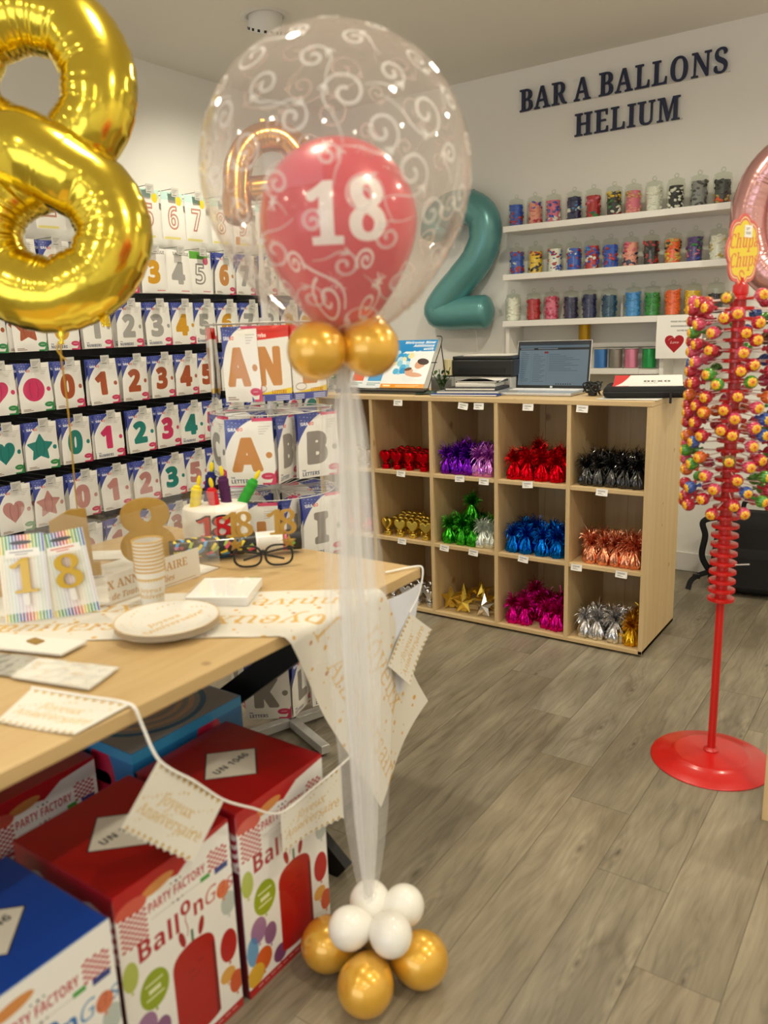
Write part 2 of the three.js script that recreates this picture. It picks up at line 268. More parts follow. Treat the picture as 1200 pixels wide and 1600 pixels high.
const heartShape = new THREE.Shape(); heartShape.moveTo(0, -0.030).bezierCurveTo(-0.012, -0.016, -0.034, -0.004, -0.030, 0.014).bezierCurveTo(-0.026, 0.030, -0.006, 0.030, 0, 0.016).bezierCurveTo(0.006, 0.030, 0.026, 0.030, 0.030, 0.014).bezierCurveTo(0.034, -0.004, 0.012, -0.016, 0, -0.030);
const heartGeo = tr(new THREE.ExtrudeGeometry(heartShape, { depth: 0.008, bevelEnabled: true, bevelThickness: 0.013, bevelSize: 0.006, bevelOffset: -0.006, bevelSegments: 4, curveSegments: 7 }), 0, 0, -0.004).scale(1.12, 1.2, 1.1).translate(0, 0.062, 0);
const heartBase = lathe([[0.001, 0], [0.021, 0], [0.0225, 0.002], [0.0225, 0.019], [0.021, 0.022], [0.012, 0.024], [0.008, 0.026], [0.007, 0.036]], 20);
function starGeo(R, r, d) {
  const pos = [], tri = (a, b, c) => pos.push(...a, ...b, ...c); const P = (k) => { const a = Math.PI / 2 + k * Math.PI / 5, q = k % 2 ? r : R; return [Math.cos(a) * q, Math.sin(a) * q, 0]; };
  for (let k = 0; k < 10; k++) { tri(P(k), P(k + 1), [0, 0, d]); tri(P(k + 1), P(k), [0, 0, -d * 0.5]); }
  const g = new THREE.BufferGeometry(); g.setAttribute('position', new THREE.Float32BufferAttribute(pos, 3)); g.computeVertexNormals(); return g;
}
const star3 = starGeo(0.064, 0.029, 0.022), starFoot = rbox(0.03, 0.02, 0.026, 0.003, 0, 0, 0);
const WC = { red: 0xd2061a, purple: 0x7a1fc0, pink: 0xd98be6, black: 0x101013, green: 0x3fae2c, blue: 0x0a6fd6, copper: 0xf0a07c, magenta: 0xd80f90, silver: 0xdcdcdf, gold: 0xe8b62a, palegold: 0xe9cf62, pearl: 0xdfeee6, clear: 0xd9c9b0 };
const wm = {}; const weightMat = (c, r = 0.2) => wm[c + r] ??= c === 'pearl' ? M(0xeaf4ee, { metalness: 0.75, roughness: 0.22, iridescence: 1, iridescenceIOR: 1.6, iridescenceThicknessRange: [200, 500] }) : c === 'black' ? M(0x0c0c0f, { metalness: 0.2, roughness: 0.22, clearcoat: 1, clearcoatRoughness: 0.1 }) : foilMat(WC[c], r);
const where = ['top', 'middle', 'bottom'];
const cname = { red: 'red', purple: 'deep purple', pink: 'lilac pink', black: 'black', green: 'green', blue: 'royal blue', copper: 'rose gold', magenta: 'magenta', silver: 'silver', gold: 'yellow gold', palegold: 'pale gold', pearl: 'iridescent white', clear: 'champagne' };
function tinsel(color, x, y, z, k, s = 1, beside) {
  const t = thing('balloon_weight', `${cname[color]} foil balloon weight with tinsel fringe, ${beside}`, 'balloon weight', V(x, y, z), rnd(0, 6.28), `${cname[color]} tinsel weights`);
  t.scale.setScalar(s); const [a, b] = tinselVar[k % 3]; mesh('foil_wrap', a, weightMat(color), t); const f = mesh('tinsel_fringe', b, weightMat(color, 0.25), t); f.userData.kind = 'stuff';
}
function heart(color, x, y, z, turn, beside) {
  const t = thing('heart_weight', `${cname[color]} metallic heart weight on round base, ${beside}`, 'balloon weight', V(x, y, z), turn, `${cname[color]} heart weights`);
  mesh('base_disc', heartBase, weightMat(color, 0.25), t); mesh('heart', heartGeo, weightMat(color, 0.28), t).userData.label = 'puffed metallic heart';
}
function star(color, x, y, z, turn, lean, beside) {
  const t = thing('star_weight', `${cname[color]} faceted star balloon weight ${beside}`, 'balloon weight', V(x, y, z), turn, `${cname[color]} star weights`);
  const s = mesh('star_face', star3, weightMat(color, 0.22), t); s.position.y = 0.056; s.rotation.x = lean; s.rotation.z = 0.1; const b = mesh('foot_block', starFoot, weightMat(color, 0.3), t); b.position.set(0, 0.0105, -0.022);
}
{
  const Y = (r) => CAB.shelf[[2, 1, 0][r]] + 0.001, zf = CAB.front;
  const fill = (c, r, list) => { const place = `in the ${where[r]} compartment`; list.forEach(([color, dx, dz, up = 0, s = 1], k) => tinsel(color, cellX(c) + clamp(dx * 0.92, -0.112, 0.112), Y(r) + up, zf - Math.max(dz, 0.058), k + c, s, (up > 0.05 ? 'perched above the others ' : dz < 0.09 ? 'at the open front ' : dz < 0.17 ? 'in the middle rank ' : 'against the back ') + place)); };
  const grid = (color, xs, rows, j = 0.006) => rows.flatMap((dz, i) => xs.map((x) => [color, x + rnd(-j, j) + (i % 2) * 0.02, dz + rnd(-j, j)]));
  // column 2 top: purple and lilac; column 3 top: red; column 4 top: black
  fill(2, 0, [...grid('purple', [-0.125, -0.057, 0.008], [0.05, 0.13, 0.21]), ...grid('pink', [0.065, 0.128], [0.05, 0.12, 0.20], 0.003)].map((q) => [q[0], Math.min(q[1], 0.128), q[2]]));
  fill(3, 0, [...grid('red', [-0.12, -0.045, 0.03, 0.11], [0.05, 0.14]), ['red', -0.06, 0.22, 0.03], ['red', 0.06, 0.22]].map((q) => [q[0], Math.min(q[1], 0.128), ...q.slice(2)]));
  fill(4, 0, [...grid('black', [-0.125, -0.062, 0.0, 0.062, 0.122], [0.055, 0.13, 0.21], 0.004)].map((q) => [q[0], Math.min(q[1], 0.128), q[2]]));
  fill(2, 1, [...grid('green', [-0.12, -0.045, 0.03], [0.055, 0.14]), ['green', 0.11, 0.14], ['green', -0.02, 0.21], ['green', -0.035, 0.15, 0.105], ['pearl', 0.082, 0.045], ['pearl', 0.128, 0.075, 0, 0.9]]);
  fill(3, 1, [...grid('blue', [-0.122, -0.048, 0.04, 0.118], [0.05, 0.13, 0.2])].map((q) => [q[0], Math.min(q[1], 0.128), q[2]]));
  fill(4, 1, [...grid('copper', [-0.085, -0.02, 0.035, 0.082, 0.125], [0.05, 0.13], 0.004), ['copper', -0.12, 0.12]].map((q) => [q[0], Math.min(q[1], 0.128), q[2]]));
  fill(3, 2, [['magenta', -0.12, 0.05], ['magenta', -0.055, 0.06], ['magenta', 0.065, 0.07], ['magenta', 0.125, 0.06], ...grid('magenta', [-0.09, -0.02, 0.05, 0.11], [0.14, 0.21]), ['magenta', 0.0, 0.13, 0.02], ['magenta', -0.05, 0.17, 0.05]].map((q) => [q[0], Math.min(q[1], 0.128), ...q.slice(2)]));
  fill(4, 2, [['silver', -0.11, 0.06], ['silver', -0.05, 0.045, 0, 1.05], ['silver', 0.04, 0.06, 0, 1.15], ['silver', -0.08, 0.13], ['silver', -0.01, 0.14], ['silver', 0.05, 0.14], ['gold', 0.12, 0.045], ['gold', 0.11, 0.12], ['gold', 0.12, 0.19]]);
  // hearts: red top and gold middle and silver bottom of column 1, champagne and red at the far column
  const hearts = (c, r, color, n, xs) => { let k = 0; for (const dz of [0.045, 0.105, 0.165, 0.225]) for (const x of xs) { if (k++ >= n) return; heart(color, cellX(c) + x + rnd(-0.006, 0.006) + (dz > 0.1 && dz < 0.2 ? 0.018 : 0) * (x < 0.1 ? 1 : -1), Y(r), zf - dz + rnd(-0.004, 0.004), rnd(-0.5, 0.5), `${dz < 0.1 ? 'at the open front ' : 'further back '}in the ${where[r]} compartment`); } };
  hearts(1, 0, 'red', 14, [-0.125, -0.055, 0.025, 0.115]); hearts(1, 1, 'palegold', 14, [-0.115, -0.045, 0.03, 0.115]); hearts(1, 2, 'silver', 11, [-0.10, -0.02, 0.055, 0.125]);
  hearts(0, 0, 'clear', 8, [-0.06, 0.04, 0.125]); fill(0, 1, grid('red', [-0.1, 0.0, 0.11], [0.06, 0.14]));
  const st = 'in the bottom compartment';
  for (const [c, dx, dz, tn, ln] of [['palegold', -0.115, 0.07, 0.2, -0.25], ['palegold', -0.03, 0.045, 0.1, -0.3], ['palegold', -0.075, 0.15, 0.7, -0.2], ['palegold', 0.0, 0.17, -0.4, -0.25], ['palegold', 0.055, 0.12, 0.5, -0.3], ['palegold', -0.03, 0.24, 0.2, -0.2], ['silver', 0.085, 0.045, -0.1, -0.3], ['silver', 0.118, 0.16, -0.5, -0.2]]) star(c, cellX(2) + dx, Y(2), zf - dz, tn, ln, st);
}
// ---------- back wall: lettering, shelves, jars, spools, poster ----------
const navy = M(0x1d2546, { roughness: 0.5 });
{
  const font = await new FontLoader().loadAsync('fonts/droid/droid_serif_bold.typeface.json');
  const line = (txt, xa, xb, base, cap, label) => {
    const t = thing('wall_lettering', label, 'sign', V(xa, base, z0));
    const gB = new TextGeometry('B', { font, size: 1, depth: 0.1 }); gB.computeBoundingBox(); const size = cap / (gB.boundingBox.max.y - gB.boundingBox.min.y), widths = [...txt].map((c) => { if (c === ' ') return size * 0.36; const g = new TextGeometry(c, { font, size, depth: 0.012, curveSegments: 5, bevelEnabled: false }); g.computeBoundingBox(); const a = font.data.glyphs[c].ha * size / font.data.resolution; return [g, a]; });
    const total = widths.reduce((s, w) => s + (Array.isArray(w) ? w[1] : w), 0), k = (xb - xa) / total; let x = 0;
    widths.forEach((w) => { if (!Array.isArray(w)) { x += w * k; return; } const m = mesh('letter', w[0], navy, t); m.position.set(x, 0, 0.012); m.scale.x = k * 0.93; x += w[1] * k; });
    mesh('mounting_rail', box(xb - xa, 0.006, 0.011, (xb - xa) / 2, 0.003, 0.006), M(0xd9d6cf, { roughness: 0.5 }), t);
  };
  line('BAR A BALLONS', -2.205, -1.045, 2.655, 0.118, 'dark blue serif wall letters reading BAR A BALLONS');
  line('HELIUM', -1.865, -1.27, 2.47, 0.118, 'dark blue serif wall letters reading HELIUM');
}
const SH = { front: -4.44, y: [2.002, 1.732, 1.465] };
SH.y.forEach((y, i) => solo('wall_shelf', rbox(i === 2 ? 1.29 : 1.25, 0.034, 0.238, 0.003, 0, -0.017, 0), white, `white floating wall shelf carrying the ${['top', 'middle', 'bottom'][i]} row of jars`, 'shelf', V(i === 2 ? -1.56 : -1.578, y, SH.front - 0.119), 0, 'floating jar shelves'));
{ // low white ledge unit behind the counter
  const t = thing('ledge_unit', 'white low ledge unit holding ribbon spools behind the counter', 'shelf', V(-1.70, 0, z0 + 0.002));
  mesh('side_panel', box(0.022, 1.425, 0.20, 0.43, 0.7125, 0.10), white, t); mesh('side_panel', box(0.022, 1.425, 0.20, -0.49, 0.7125, 0.10), white, t);
  mesh('rear_ledge', box(0.896, 0.024, 0.09, -0.03, 1.312, 0.046), white, t); mesh('spool_shelf', box(0.896, 0.024, 0.24, -0.03, 1.168, 0.12), white, t); mesh('front_lip', box(0.80, 0.032, 0.008, -0.078, 1.172, 0.246), white, t);
  for (let k = 0; k < 6; k++) mesh('upright', box(0.012, 0.12, 0.03, -0.44 + k * 0.118, 1.466 + 0.06, 0.03), white, t);
}
// jars
const jarBody = lathe([[0.001, 0.0], [0.044, 0.0], [0.047, 0.004], [0.047, 0.126], [0.045, 0.134], [0.039, 0.139], [0.0395, 0.142]], 28);
const jarLid = lathe([[0.043, 0.142], [0.044, 0.145], [0.043, 0.149], [0.032, 0.156], [0.010, 0.159], [0.001, 0.159]], 28), jarKnob = tr(new THREE.TorusGeometry(0.0100, 0.0037, 8, 18), 0, 0.171, 0);
const jarGlass = M(0xf4f7f2, { transmission: 1, roughness: 0.02, thickness: 0, ior: 1.5 });
const C = { r: 0xb8101c, b: 0x1d55c4, n: 0x171a55, l: 0x3b94e0, p: 0xe46f8e, s: 0xf2a08c, w: 0xf0eee4, k: 0x17171a, g: 0x178a2e, t: 0x0d6d72, y: 0xf2c51c, o: 0xf2641a, d: 0x4a4b4d, a: 0x8f9092, e: 0xcdb25a, v: 0x4b2a78, m: 0xc41f52, q: 0x11486b, z: 0x241c4c };
const jarContentMat = M(0xffffff, { vertexColors: true, roughness: 0.4, clearcoat: 0.3 });
function contents(spec, fillH, sd) { // layers of limp balloons: the spec string runs from bottom to top
  const r = rng(sd), R = (a, b) => a + (b - a) * r(), list = [];
  const solid = new Set(spec).size === 1;
  list.push(paint(cyl(0.037, 0.037, fillH * 0.96, 0, fillH * 0.48 + 0.002, 0, 14), S(C[spec[Math.floor(spec.length / 2)]])));
  for (let i = 0; i < 72; i++) {
    const f = (i + R(0, 1)) / 72, a = R(0, 6.283), y = 0.010 + f * (fillH - 0.014), rad = R(0.028, 0.0365), k = clamp(Math.floor((f + R(-0.22, 0.22)) * spec.length), 0, spec.length - 1);
    const g = new THREE.SphereGeometry(1, 9, 6); g.scale(R(0.010, 0.016), R(0.005, 0.009), R(0.007, 0.009)); g.rotateZ(R(-0.7, 0.7)); g.rotateY(R(-0.5, 0.5) + Math.PI / 2 - a);
    g.translate(Math.cos(a) * rad, y, Math.sin(a) * rad); list.push(paint(g, S(C[spec[k]]).offsetHSL(R(-0.008, 0.008), 0, R(-0.015, 0.015))));
  }
  return mergeC(list);
}
const jarRows = [
  { y: 0, xs: [807, 836, 865, 897, 927, 959, 989, 1021, 1055, 1091, 1127], py: 330, c: ['rrbbb', 'rpspb', 'wbpbp', 'nwnln', 'gtrrpr', 'rwgkye', 'sspse', 'wwwww', 'wwkww', 'ddadd', 'oedkk'], n: ['blue over red', 'pink and blue', 'pink, blue and white', 'navy and light blue', 'red and pink', 'cream and spotted', 'salmon pink', 'plain ivory', 'white with dark specks', 'marbled grey', 'charcoal over gold'] },
  { y: 1, xs: [808, 837, 867, 897, 925, 954, 985, 1017, 1051, 1085, 1121], py: 400, c: ['rwbbr', 'ykykr', 'brwbr', 'brbrw', 'bwrbl', 'brbrb', 'nnsmp', 'rrkdr', 'eyoke', 'bpvgv', 'ewwew'], n: ['red, white and blue', 'black and yellow', 'blue, red and white', 'crimson and blue', 'blue and red mixed', 'blue and dark red', 'pink over navy', 'red and black', 'yellow, orange and black', 'purple, blue and green', 'white and gold'] },
  { y: 2, xs: [802, 834, 862, 892, 921, 952, 989, 1019, 1051, 1082, 1117], py: 480, c: ['www', 'rrr', 'mpm', 'zzz', 'nnn', 'qqq', 'lll', 'ggg', 'ooo', 'yyy', 'kkk'], n: ['white', 'bright red', 'raspberry pink', 'dark violet', 'navy blue', 'petrol blue', 'sky blue', 'green', 'orange', 'yellow', 'black'] },
];
jarRows.forEach((row, ri) => row.xs.forEach((px, k) => {
  const p = hit(px, row.py, 2, -4.55), t = thing('glass_jar', `lidded glass jar of ${row.n[k]} balloons on the ${['top', 'middle', 'bottom'][ri]} wall shelf`, 'jar', V(p.x, SH.y[row.y] + 0.0008, -4.55), 0, 'jars on the wall shelves');
  mesh('balloons', contents(row.c[k], k === 10 && ri === 2 ? 0.1 : 0.127 + 0.005 * Math.sin(k * 3 + ri), 31 * ri + k + 5), jarContentMat, t).userData.kind = 'stuff';
  mesh('jar_body', jarBody, jarGlass, t); mesh('lid', jarLid, jarGlass, t); mesh('knob', jarKnob, jarGlass, t);
}));
// ribbon spools
{
  const body = lathe([[0.012, 0.004], [0.034, 0.004], [0.0355, 0.008], [0.0355, 0.104], [0.034, 0.108], [0.012, 0.108]], 32), flange = lathe([[0.010, 0], [0.037, 0], [0.037, 0.003], [0.010, 0.003]], 32);
  const spool = (x, y, z, c, label, s = 1) => { const t = thing('ribbon_spool', label, 'ribbon', V(x, y, z), 0, 'curling ribbon spools'); t.scale.set(s, 1, s); mesh('wound_ribbon', body, M(c, { metalness: 0.55, roughness: 0.32 }), t); mesh('flange', flange, M(0xdedbd2), t); mesh('flange', flange.clone().translate(0, 0.109, 0), M(0xdedbd2), t); };
  const y = 1.181; [[-1.628, 0x4d84c9, 'blue'], [-1.542, 0x8d897e, 'grey'], [-1.452, 0xe08aa6, 'pink'], [-1.352, 0x35a35a, 'green']].forEach(([x, c, n]) => spool(x, y, -4.53, c, `${n} curling ribbon spool on the white ledge`, 1.05));
  spool(-1.765, 1.326, -4.63, 0xc79a1e, 'gold curling ribbon spool standing above the laptop', 0.95);
}
{ // taped notice with a red heart balloon picture
  const tex = canvas(512, 512, (c) => {
    c.fillStyle = '#f3f1ec'; c.fillRect(0, 0, 512, 512); c.fillStyle = '#333'; c.font = 'bold 27px sans-serif'; c.textAlign = 'center';
    c.fillText('POUR UN CADEAU UNIQUE', 330, 86); c.fillText('PERSONNALISEZ EN TEXTE', 330, 140); c.fillText('VOTRE BALLON', 330, 192);
    const x = 210, y = 330, s = 105; c.fillStyle = '#a81420'; c.beginPath(); c.moveTo(x, y + s * 1.1); c.bezierCurveTo(x - s * 0.4, y + s * 0.6, x - s * 1.15, y + s * 0.1, x - s, y - s * 0.5); c.bezierCurveTo(x - s * 0.85, y - s, x - s * 0.15, y - s, x, y - s * 0.5); c.bezierCurveTo(x + s * 0.15, y - s, x + s * 0.85, y - s, x + s, y - s * 0.5); c.bezierCurveTo(x + s * 1.15, y + s * 0.1, x + s * 0.4, y + s * 0.6, x, y + s * 1.1); c.fill();
    c.strokeStyle = '#d98a8e'; c.lineWidth = 5; c.beginPath(); c.arc(x - 20, y - 15, 50, 3.5, 5.4); c.stroke(); c.fillStyle = '#f0c8c8'; c.font = 'italic bold 40px serif'; c.fillText('Love', x, y + 5);
  });
  solo('paper_notice', sheet((u, v) => V(u * 0.235, -v * 0.225, 0.006 * Math.sin(v * 2.5)), 4, 8, 0.0006), M(0xffffff, { map: tex, roughness: 0.8, side: THREE.DoubleSide }), 'white paper notice with red heart picture hanging below the jars', 'notice', V(-1.290, 1.464, SH.front + 0.003));
  tex.flipY = true; tex.repeat.set(1, -1);
}
// ---------- things on the counter ----------
const CT = CAB.H + 0.0006;
{ // laptop
  const t = thing('laptop', 'open silver laptop with lit screen on the counter', 'laptop', V(-1.556, CT, -3.545), 0.03);
  const alu = M(0xc9cacc, { metalness: 0.7, roughness: 0.35 });
  mesh('base_deck', rbox(0.375, 0.016, 0.245, 0.006, 0, 0.008, 0), alu, t);
  const keyM = M(0xe3e3e4, { roughness: 0.6 }), kg = rbox(0.0195, 0.003, 0.0155, 0.001, 0, 0, 0, 1);
  for (let r = 0; r < 5; r++) for (let k = 0; k < 15; k++) { const q = mesh('key', kg, keyM, t); q.position.set(-0.161 + k * 0.023, 0.0172, -0.088 + r * 0.019); }
  mesh('touchpad', box(0.11, 0.001, 0.07, -0.02, 0.0166, 0.07), M(0xb4b5b8, { metalness: 0.5, roughness: 0.4 }), t);
  const lid = new THREE.Group(); lid.name = 'screen_lid'; t.add(lid); lid.position.set(0, 0.014, -0.118); lid.rotation.x = -0.16;
  mesh('lid_shell', rbox(0.375, 0.232, 0.006, 0.0025, 0, 0.116, -0.004), alu, lid);
  mesh('bezel', box(0.368, 0.226, 0.0012, 0, 0.116, -0.0004), blackPlastic, lid);
  const sc = canvas(768, 448, (c) => {
    c.fillStyle = '#a9c4d0'; c.fillRect(0, 0, 768, 448); c.fillStyle = '#3d4a57'; c.fillRect(0, 0, 768, 26); c.fillStyle = '#86a5b6'; c.fillRect(0, 26, 768, 26); c.fillStyle = '#2b3038'; c.fillRect(0, 52, 768, 24); c.fillStyle = '#c7d7de'; c.fillRect(14, 58, 150, 10); c.fillRect(210, 58, 220, 8);
    c.fillStyle = '#c04a52'; c.fillRect(282, 92, 46, 20); c.fillStyle = '#5f7f90'; for (let i = 0; i < 16; i++) { c.fillRect(24, 100 + i * 20, 50 + (i * 37) % 40, 5); c.fillRect(160, 120 + i * 19, 60 + (i * 53) % 80, 4); if (i < 10) c.fillRect(340, 120 + i * 19, 120 + (i * 71) % 220, 4); }
    c.fillStyle = '#7f9cac'; c.fillRect(140, 90, 2, 340); c.fillRect(320, 116, 2, 300); c.fillStyle = '#222a33'; for (let i = 0; i < 7; i++) c.fillRect(430 + i * 26, 428, 12, 12); c.fillRect(700, 60, 30, 8);
  });
  const s = new THREE.PlaneGeometry(0.350, 0.204); mesh('laptop_screen', tr(s, 0, 0.119, 0.0008), M(0x0a0c0d, { roughness: 0.25, emissive: 0xffffff, emissiveMap: sc, emissiveIntensity: 0.36 }), lid);
  mesh('logo_plate', box(0.012, 0.010, 0.0008, 0, 0.0095, 0.0007), M(0xc9d3d8, { roughness: 0.4 }), lid);
  const glow = new THREE.RectAreaLight(new THREE.Color(0.75, 0.88, 1), 0.35, 0.35, 0.2); glow.position.set(0, 0.119, 0.004); glow.rotation.y = Math.PI; lid.add(glow);
}
{ // brochures on a wire stand
  const tex = canvas(640, 832, (c) => {
    c.fillStyle = '#eef2f4'; c.fillRect(0, 0, 640, 832); c.fillStyle = '#1b8bd0'; c.fillRect(0, 0, 640, 200); c.beginPath(); c.moveTo(0, 190); c.lineTo(250, 190); c.lineTo(0, 420); c.fill();
    c.fillStyle = '#fff'; c.font = 'italic bold 62px sans-serif'; c.textAlign = 'right'; ['Welcome New', 'Additions', 'with', 'Balloons!'].forEach((s, i) => c.fillText(s, 612, 66 + i * 56));
    const bl = ['#bfe3f5', '#57b6e6', '#f2e6b0', '#8fd0ef', '#2f9bdc', '#e8f4fa', '#3aa7e3']; for (let i = 0; i < 26; i++) { c.fillStyle = bl[i % 7]; c.beginPath(); c.ellipse(130 + (i * 73) % 210, 230 + (i * 131) % 330, 44, 52, 0, 0, 7); c.fill(); }
    // a seated figure holding a baby, plain generic picture
    c.fillStyle = '#e9eef2'; c.beginPath(); c.ellipse(480, 620, 190, 110, -0.2, 0, 7); c.fill(); c.fillStyle = '#d9a283'; c.beginPath(); c.ellipse(500, 420, 66, 82, 0.4, 0, 7); c.fill(); c.fillStyle = '#3a251d'; c.beginPath(); c.ellipse(530, 378, 80, 52, 0.3, 0, 7); c.fill(); c.fillStyle = '#f4f6f8'; c.beginPath(); c.ellipse(560, 570, 84, 120, 0.5, 0, 7); c.fill();
    c.fillStyle = '#dca88c'; c.beginPath(); c.ellipse(372, 540, 58, 48, 0, 0, 7); c.fill(); c.beginPath(); c.ellipse(450, 600, 120, 38, 0.15, 0, 7); c.fill(); c.fillStyle = '#6b4a38'; c.beginPath(); c.ellipse(352, 506, 52, 26, -0.3, 0, 7); c.fill();
    c.fillStyle = '#f09a1f'; c.fillRect(0, 762, 640, 70); c.fillStyle = '#fbe3b4'; c.fillRect(240, 786, 330, 8); c.fillRect(240, 804, 280, 6); c.fillRect(40, 778, 120, 30);
  });
  tex.repeat.set(1, -1);
  const lean = (w, h, tilt) => sheet((u, v) => V((u - 0.5) * w + (v - 1) * tilt, h * (1 - v), -0.11 * (1 - v) + 0.012 * Math.sin(u * 3.1)), 8, 6, 0.002);
  solo('brochure', lean(0.265, 0.235, -0.03), M(0xffffff, { map: tex, roughness: 0.3, clearcoat: 0.5 }), 'blue and white balloon brochure with mother and baby cover leaning on the counter', 'brochure', V(-2.270, CT + 0.028, -3.42));
  const tex2 = canvas(256, 320, (c) => { c.fillStyle = '#e8eef2'; c.fillRect(0, 0, 256, 320); for (let i = 0; i < 4; i++) { c.fillStyle = ['#f2a24a', '#57a9dc', '#e0694a', '#4f9fd8'][i]; c.fillRect(24 + (i % 2) * 120, 20 + Math.floor(i / 2) * 160, 88, 90); c.fillStyle = '#8aa'; c.fillRect(24 + (i % 2) * 120, 122 + Math.floor(i / 2) * 160, 88, 6); c.fillRect(24 + (i % 2) * 120, 134 + Math.floor(i / 2) * 160, 60, 6); } }); tex2.repeat.set(1, -1);
  solo('brochure', lean(0.24, 0.225, -0.02), M(0xffffff, { map: tex2, roughness: 0.35, clearcoat: 0.4 }), 'open balloon catalogue page with small pictures leaning behind gold balloons', 'brochure', V(-2.515, CT + 0.024, -3.44), -0.05);
  const t = thing('wire_stand', 'black wire brochure stand on the counter', 'stand', V(-2.30, CT, -3.44)), b = blackPlastic;
  for (const x of [-0.36, 0.17]) { mesh('wire_leg', tube([V(x, 0.008, 0.06), V(x, 0.012, 0.0), V(x + 0.01, 0.13, -0.06), V(x + 0.02, 0.275, -0.125), V(x - 0.01, 0.28, -0.127)], 0.0025, 30, 6), b, t); mesh('wire_foot', bar(V(x, 0.005, 0.06), V(x + 0.02, 0.005, -0.17), 0.004, 6), b, t); mesh('wire_prop', bar(V(x + 0.02, 0.24, -0.116), V(x + 0.02, 0.006, -0.17), 0.0025, 6), b, t); }
  for (const [y, z] of [[0.024, 0.01], [0.15, -0.072]]) mesh('cross_wire', bar(V(-0.36, y, z), V(0.19, y, z), 0.0025, 6), b, t); mesh('front_tray', rbox(0.56, 0.012, 0.06, 0.004, -0.09, 0.014, 0.03), b, t);
}
{ // artificial greenery, tape roll, printer, papers, folders
  const t = thing('foliage_sprig', 'small dark green artificial leaf sprig beside the brochures', 'plant', V(-2.075, CT, -3.50)), gm = [M(0x2c4a22, { roughness: 0.6 }), M(0x47692f, { roughness: 0.6 })];
  for (let i = 0; i < 5; i++) mesh('stem', tube([V(0, 0.004, 0), V(0.02 * Math.cos(i * 1.3), 0.05, 0.02 * Math.sin(i * 1.3)), V(0.05 * Math.cos(i * 1.3), 0.085 + 0.01 * i, 0.05 * Math.sin(i * 1.3))], 0.002, 8, 5), gm[0], t);
  const leaf = surf((u, v) => V((v - 0.5) * 0.018 * Math.sin(Math.PI * u), 0.006 * Math.sin(3 * u), u * 0.045), 6, 3);
  for (let i = 0; i < 26; i++) { const q = mesh('leaf', leaf, gm[i % 2], t), a = i * 2.4, r = 0.012 + 0.0016 * i; q.position.set(Math.cos(a) * r, 0.022 + 0.0026 * i + rnd(0, 0.012), Math.sin(a) * r); q.rotation.set(rnd(-0.8, 0.4), a, 0, 'YXZ'); }
}
solo('foliage_tape', sheet((u, v) => V((u - 0.5) * 0.12, 0.002 + 0.012 * Math.sin(u * 3.1) * (1 - v), (v - 0.5) * 0.05), 8, 3, 0.0015), M(0x1d3a26, { roughness: 0.3, clearcoat: 0.6 }), 'dark green glossy wrapper lying under the leaf sprig', 'wrapper', V(-2.10, CT + 0.003, -3.40), 0.5);
{
  const t = thing('ribbed_candle', 'cream ribbed roll standing on the counter beside the printer', 'roll', V(-2.105, CT, -3.63));
  const g = surf((u, v) => { const a = u * 2 * Math.PI, r = 0.034 + 0.0012 * Math.sin(a * 26); return V(Math.cos(a) * r, v * 0.085, Math.sin(a) * r); }, 156, 1, true);
  mesh('ribbed_side', g, M(0xdccfa2, { roughness: 0.7 }), t); mesh('top_disc', tr(new THREE.CircleGeometry(0.033, 28).rotateX(-Math.PI / 2), 0, 0.085, 0), M(0xe6dcb8), t); mesh('base_ring', cyl(0.036, 0.036, 0.006, 0, 0.003, 0), M(0x3a342a), t);
  t.position.y = CT + 0.075;
  const s = thing('office_box', 'grey plastic drawer box on the counter under the cream roll', 'box', V(-2.125, CT, -3.66)); mesh('case', rbox(0.13, 0.072, 0.16, 0.004, 0, 0.0365, 0), M(0x9c9c98, { roughness: 0.5 }), s); mesh('drawer_front', rbox(0.118, 0.05, 0.004, 0.001, 0, 0.036, 0.081), M(0x7f7f7c, { roughness: 0.5 }), s);
}
{
  const t = thing('printer', 'black flat desktop printer with paper tray on the counter', 'printer', V(-1.905, CT, -3.69));
  mesh('body', rbox(0.345, 0.085, 0.18, 0.012, 0, 0.118, 0), blackPlastic, t); mesh('lid', rbox(0.335, 0.016, 0.175, 0.005, 0, 0.168, 0), M(0x222326, { roughness: 0.3 }), t); mesh('output_slot', box(0.26, 0.02, 0.006, 0, 0.105, 0.0905), M(0x050505), t); mesh('paper_tray', rbox(0.32, 0.074, 0.17, 0.006, 0, 0.037, 0), M(0xb9b7b0, { roughness: 0.5 }), t); mesh('loaded_paper', box(0.26, 0.004, 0.17, 0.02, 0.178, -0.01), paper, t);
}
